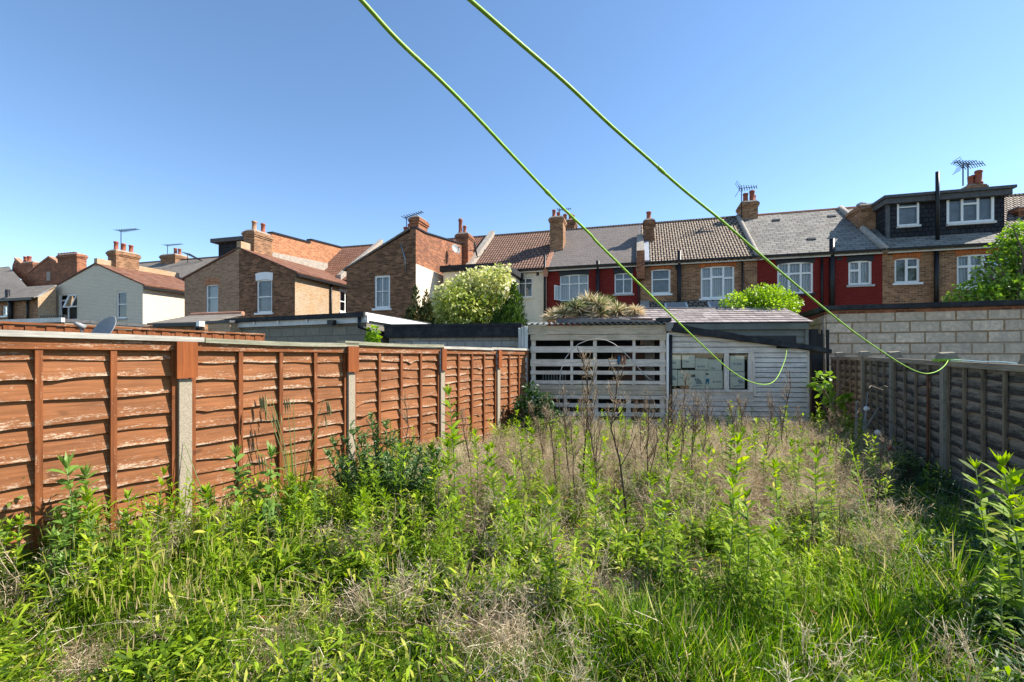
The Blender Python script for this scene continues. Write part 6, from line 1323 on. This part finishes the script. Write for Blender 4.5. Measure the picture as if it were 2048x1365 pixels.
for lab, px, b, tp, ln in (('tallest dead stem reaching the top slats of the shed bay', 1170, 1000, 690, .02), ('dead stem with dark foot standing right of the tallest one before the bay', 1237, 1085, 720, .0), ('blackest dead stem with fine branches before the shed bay', 1205, 1030, 775, -.02), ('leaning dead stem fanning out before the lower slats', 1150, 990, 770, -.12), ('dead stem crossing the corner post of the shed', 1292, 1000, 790, .05), ('reddish dead stem with airy head before the shed window', 1472, 950, 788, -.12), ('tall reddish dead stem with narrow head against the white boards', 1572, 930, 735, .03), ('dead stem with slender head before the papered window', 1362, 960, 750, .0), ('slanting dead stem before the window apron', 1388, 990, 800, -.03), ('dead stem rising between the leafy weeds beside the shed window', 1332, 1010, 770, .04), ('short dead stem before the left slats and the dark bush', 1098, 960, 815, -.16), ('dead stem tilting over the clearing beside the bright weeds', 1300, 1040, 850, .06), ('dead stem with bushy head near the end of the orange fence', 950, 985, 820, -.05), ('dark dead stem in the grass near the weathered fence', 1755, 1110, 890, .04), ('dead stem with two heads beside the pale willow tip', 1680, 1170, 1005, -.04), ('bare dark stem beside the bright leafy twin weeds', 1605, 1170, 985, .08), ('dead stem slanting before the pale heap of thatch', 925, 1250, 1020, .2), ('dark dead stem beside the thistle bush', 880, 1180, 955, .1)):
    dead(lab, px, b, tp, ln)
rp_ = field(52, lambda x, y, px, py: np.clip(.05+1.0*bump(px, py, 1270, 930, 280, 70)+.5*bump(px, py, 1600, 960, 130, 70)-.9*shade(px, py), .01, 1), y0=4.5, y1=9.7, near=.6, mL=.3, mR=.4)
for x, y, z in rp_:
    h = random.uniform(.6, 1.25); px, pyb = CX+x/y*F_PX, HOR+EYE/y*F_PX; zone = 'before the slatted bay' if px < 1330 else 'before the shed window and boards'
    dead('thin brown dead weed stem in the thicket '+zone, px, pyb, pyb-h*F_PX/y, random.uniform(-.12, .12), 'dead weed thicket '+zone)
# thistle bush
zb_ = 4.75; b = ground_at(785, zb_); t = thing('thistle_bush', 'dark green spiny thistle bush against the orange fence', 'thistle', b); fo, mbt = [], MB()
for tpx, tpy in ((652, 905), (662, 878), (690, 880), (700, 848), (716, 862), (728, 868), (742, 832), (752, 868), (772, 850), (786, 868), (800, 880), (812, 892), (826, 878), (842, 898), (862, 893), (880, 900), (893, 922), (872, 935), (850, 940), (828, 930), (800, 925), (775, 915), (750, 920), (725, 915), (700, 925), (680, 930), (665, 950), (690, 970), (730, 965), (765, 960), (800, 965), (840, 970), (870, 975)):
    zz_ = zb_+rng.uniform(-.28, .25); tp_ = at(tpx, tpy, zz_); ux, uy, h = tp_[0]-b[0], zz_-b[1], tp_[2]-b[2]
    foot = np.array([b[0]+ux*.3, b[1]+uy*.3, b[2]]); tip = np.array([b[0]+ux, b[1]+uy, b[2]+h]); mbt.tube([tuple(foot), tuple(foot*.5+tip*.5+np.array([ux*.06, 0, 0])), tuple(tip)], [.016, .012, .005], 6)
    n = 46; f = np.sort(rng.uniform(.12, 1.0, n)); P = foot+(tip-foot)*f[:, None]; a = np.arange(n)*2.4; D = np.stack([np.cos(a), np.sin(a), .15+1.3*f**2], 1); L = rng.uniform(.09, .19, n)*(1.1-.5*f)
    fo.append(leaves(P, D, L, .022, .25, 3, roll=.8, shape=(.5, 1, .7, .05), rnd=rng.random(n)))
    m = 6
    for q in range(m):                                           # spiny lobes along every leaf
        tt = (q+1)/m*.85; Q = P+unit(D)*L[:, None]*tt; s_ = unit(np.cross(D, np.array([0, 0, 1.0])))*(1 if q % 2 else -1); fo.append(leaves(Q, s_+.6*unit(D)+.25*rng.standard_normal((n, 3)), rng.uniform(.025, .05, n), .016, .0, 1, roll=1.0, shape=(1, .05), rnd=rng.random(n)))
arr = join(fo); plink(t, 'foliage', pmesh('foliage', (arr[0]-np.array(b), arr[1], arr[2]), 'thistle')); part(t, 'stem', mbt, M['stem_green'])
# pendulous sedge
def arch_clump(name, label, cat, px, z, n, L, w, mat, lean=(.0, .0), spikes=0, droop=.9, wide=.5):
    b = ground_at(px, z); t = thing(name, label, cat, b); a = rng.uniform(0, 6.28, n); le = rng.uniform(.05, wide, n); D = np.stack([np.cos(a)*le+lean[0], np.sin(a)*le*.5+lean[1], np.ones(n)], 1); P = np.stack([np.cos(a)*.06, np.sin(a)*.06, np.zeros(n)], 1)
    plink(t, 'blades', pmesh('blades', leaves(P, D, L*rng.uniform(.6, 1.05, n), w, droop*rng.uniform(.2, 1, n), 6, shape=(.8, 1, .9, .6, .1), roll=.5), mat))
    for k in range(spikes):
        a = rng.uniform(-1.1, 1.1); tip = np.array([math.sin(a)*.42+lean[0], rng.uniform(-.15, .1), L*rng.uniform(.98, 1.2)]); end = tip+np.array([.1*np.sign(tip[0])+rng.normal(0, .04), 0, -.02]); q = [tuple(np.array(b)+p) for p in (np.zeros(3), tip*np.array([.45, .5, .6]), tip, end, end+np.array([.03, 0, -.10]))]
        part(t, 'flower_stalk', MB().tube(q, [.005, .004, .0025, .002, .0018], 5), M['stem_green'])
        mb = MB()
        for f in (.5, .75, 1.0):
            c = tip*(1-f)+end*f+np.array(b); mb.tube([tuple(c), tuple(c+np.array([.012, 0, -.07])), tuple(c+np.array([.018, 0, -.15]))], [.004, .008, .003], 5)
        part(t, 'seed_spike', mb, M['straw_solid'])
    return t
M['straw_solid'] = plain('olive_straw', (.26, .22, .09), .8, .3, 12)
arch_clump('pendulous_sedge', 'arching pendulous sedge with hanging spikes against the orange fence', 'sedge', 592, 4.75, 90, 1.15, .016, 'grass', (.0, 0), 7)
arch_clump('pendulous_sedge', 'smaller sedge clump beside the first concrete post', 'sedge', 425, 4.05, 55, .85, .014, 'grass', (.0, 0), 3)
arch_clump('grass_tussock', 'lush dark green grass tussock at the bottom of the garden view', 'grass tussock', 1745, 2.75, 170, .55, .011, 'grass', (-.12, 0), 0, .6, .45)
arch_clump('grass_tussock', 'pale fine grass tussock falling forward in the foreground', 'grass tussock', 1560, 2.6, 190, .42, .008, 'grass', (-.3, -.1), 0, .8, .6)
arch_clump('grass_tussock', 'yellowing grass tussock before the low brown heap', 'grass tussock', 1180, 2.55, 160, .38, .008, 'grass', (-.25, -.1), 0, .8, .7)
arch_clump('grass_tussock', 'dark grass tussock in the shade of the weathered fence', 'grass tussock', 1930, 3.1, 150, .6, .010, 'grass', (.3, 0), 0, .9, .5)
# dark bush at the shed corner, brambles by the weathered fence
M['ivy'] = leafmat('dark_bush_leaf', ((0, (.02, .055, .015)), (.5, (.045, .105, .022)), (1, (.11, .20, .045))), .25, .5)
cl = clump_px([(1050, 830, 26), (1072, 800, 22), (1062, 775, 12), (1090, 830, 24), (1110, 850, 26), (1055, 860, 28), (1080, 862, 30), (1095, 800, 12), (1040, 805, 12)], 9.45, .25)
tree('dark_bush', 'dark green bush filling the corner of orange fence and shed', 'bush', ground_at(1075, 9.45), cl, 3600, .10, .045, 'ivy', (.2, .7), r0=.03, segs=2, up=.2)
cl = clump_px([(1640, 765, 14), (1658, 760, 12), (1650, 785, 12), (1662, 812, 12), (1690, 800, 8), (1655, 845, 18), (1672, 860, 16), (1690, 845, 14), (1640, 860, 14)], 9.7, .25)
tree('bramble', 'bramble with big light leaves between the shed and the weathered fence', 'bramble', ground_at(1660, 9.7), cl, 260, .16, .11, 'tree_green', (.4, .9), r0=.02, segs=2, up=.1)
for k, (pts, lab) in enumerate((([(1650, 870), (1668, 800), (1690, 762), (1705, 755)], 'dry arching bramble cane beside the shed end'), ([(1685, 880), (1668, 820), (1650, 780), (1632, 770)], 'dry bramble cane bent towards the shed end'), ([(1828, 850), (1798, 810), (1770, 782), (1742, 772), (1738, 776)], 'longest dry cane leaning from the weathered fence'), ([(1836, 842), (1806, 800), (1785, 778), (1768, 772)], 'second dry cane leaning beside the longest one'), ([(1812, 862), (1785, 845), (1765, 838), (1760, 832)], 'short dry cane crossing below the leaning pair'), ([(1815, 945), (1818, 910), (1800, 892), (1770, 900), (1752, 884)], 'curled dry cane above the weeds beside the garden lights'))):
    zc_ = 9.4 if k < 2 else 7.4; P = [at(x, y, zc_-.15*i) for i, (x, y) in enumerate(pts)]; single('dry_cane', lab, 'cane', MB().tube(P, [.009-.0012*i for i in range(len(P))], 5), M['old_rail'], P[0], group='dry canes')
# low dark growth in the shade of the weathered fence
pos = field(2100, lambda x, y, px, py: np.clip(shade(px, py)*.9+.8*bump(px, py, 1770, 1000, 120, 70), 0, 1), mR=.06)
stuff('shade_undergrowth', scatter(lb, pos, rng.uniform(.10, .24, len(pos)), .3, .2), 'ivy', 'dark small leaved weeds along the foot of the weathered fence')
# rust coloured leaves lying low, yellow flowers
pos = field(260, lambda x, y, px, py: np.clip(.4*bump(px, py, 1180, 1050, 300, 120)+.4*bump(px, py, 560, 1180, 200, 90)+.3*bump(px, py, 1560, 1260, 120, 60), 0, 1)); n = len(pos); d = rng.normal(0, 1, (n, 3))*np.array([1, 1, .3])
stuff('withered_leaves', leaves(pos+np.array([0, 0, 1])*rng.uniform(.04, .22, (n, 1)), d, rng.uniform(.06, .12, n), .025, .2, 2), 'rust_leaf', 'rust red and orange withered leaves low among the weeds')
M['petal'] = plain('yellow_petal', (.75, .48, .02), .6, .1)
for px, py, z in ((292, 1270, 2.62), (377, 1272, 2.6), (303, 1323, 2.45), (325, 1308, 2.5), (1055, 1195, 3.1), (1370, 1145, 3.4), (1395, 1150, 3.4), (1640, 1100, 3.8)):
    c = at(px, py, z); g = (c[0], c[1]+.02, gz(c[0], c[1])); t = thing('yellow_flower', 'small yellow flower on a thin stalk low in the '+('grass by the orange fence' if px < 900 else 'middle of the garden'), 'flower', g, 0, 'yellow flowers in the '+('grass by the orange fence' if px < 900 else 'middle'))
    part(t, 'stalk', MB().tube([g, ((g[0]+c[0])/2, (g[1]+c[1])/2+.01, (g[2]+c[2])/2), c], .0025, 5), M['stem_green']); mb = MB()
    for k in range(7):
        a = k/7*6.28; mb.poly([c, (c[0]+.017*math.cos(a-.3), c[1]+.006, c[2]+.017*math.sin(a-.3)), (c[0]+.024*math.cos(a), c[1]-.004, c[2]+.024*math.sin(a)), (c[0]+.017*math.cos(a+.3), c[1]+.006, c[2]+.017*math.sin(a+.3))])
    part(t, 'petals', mb, M['petal'])
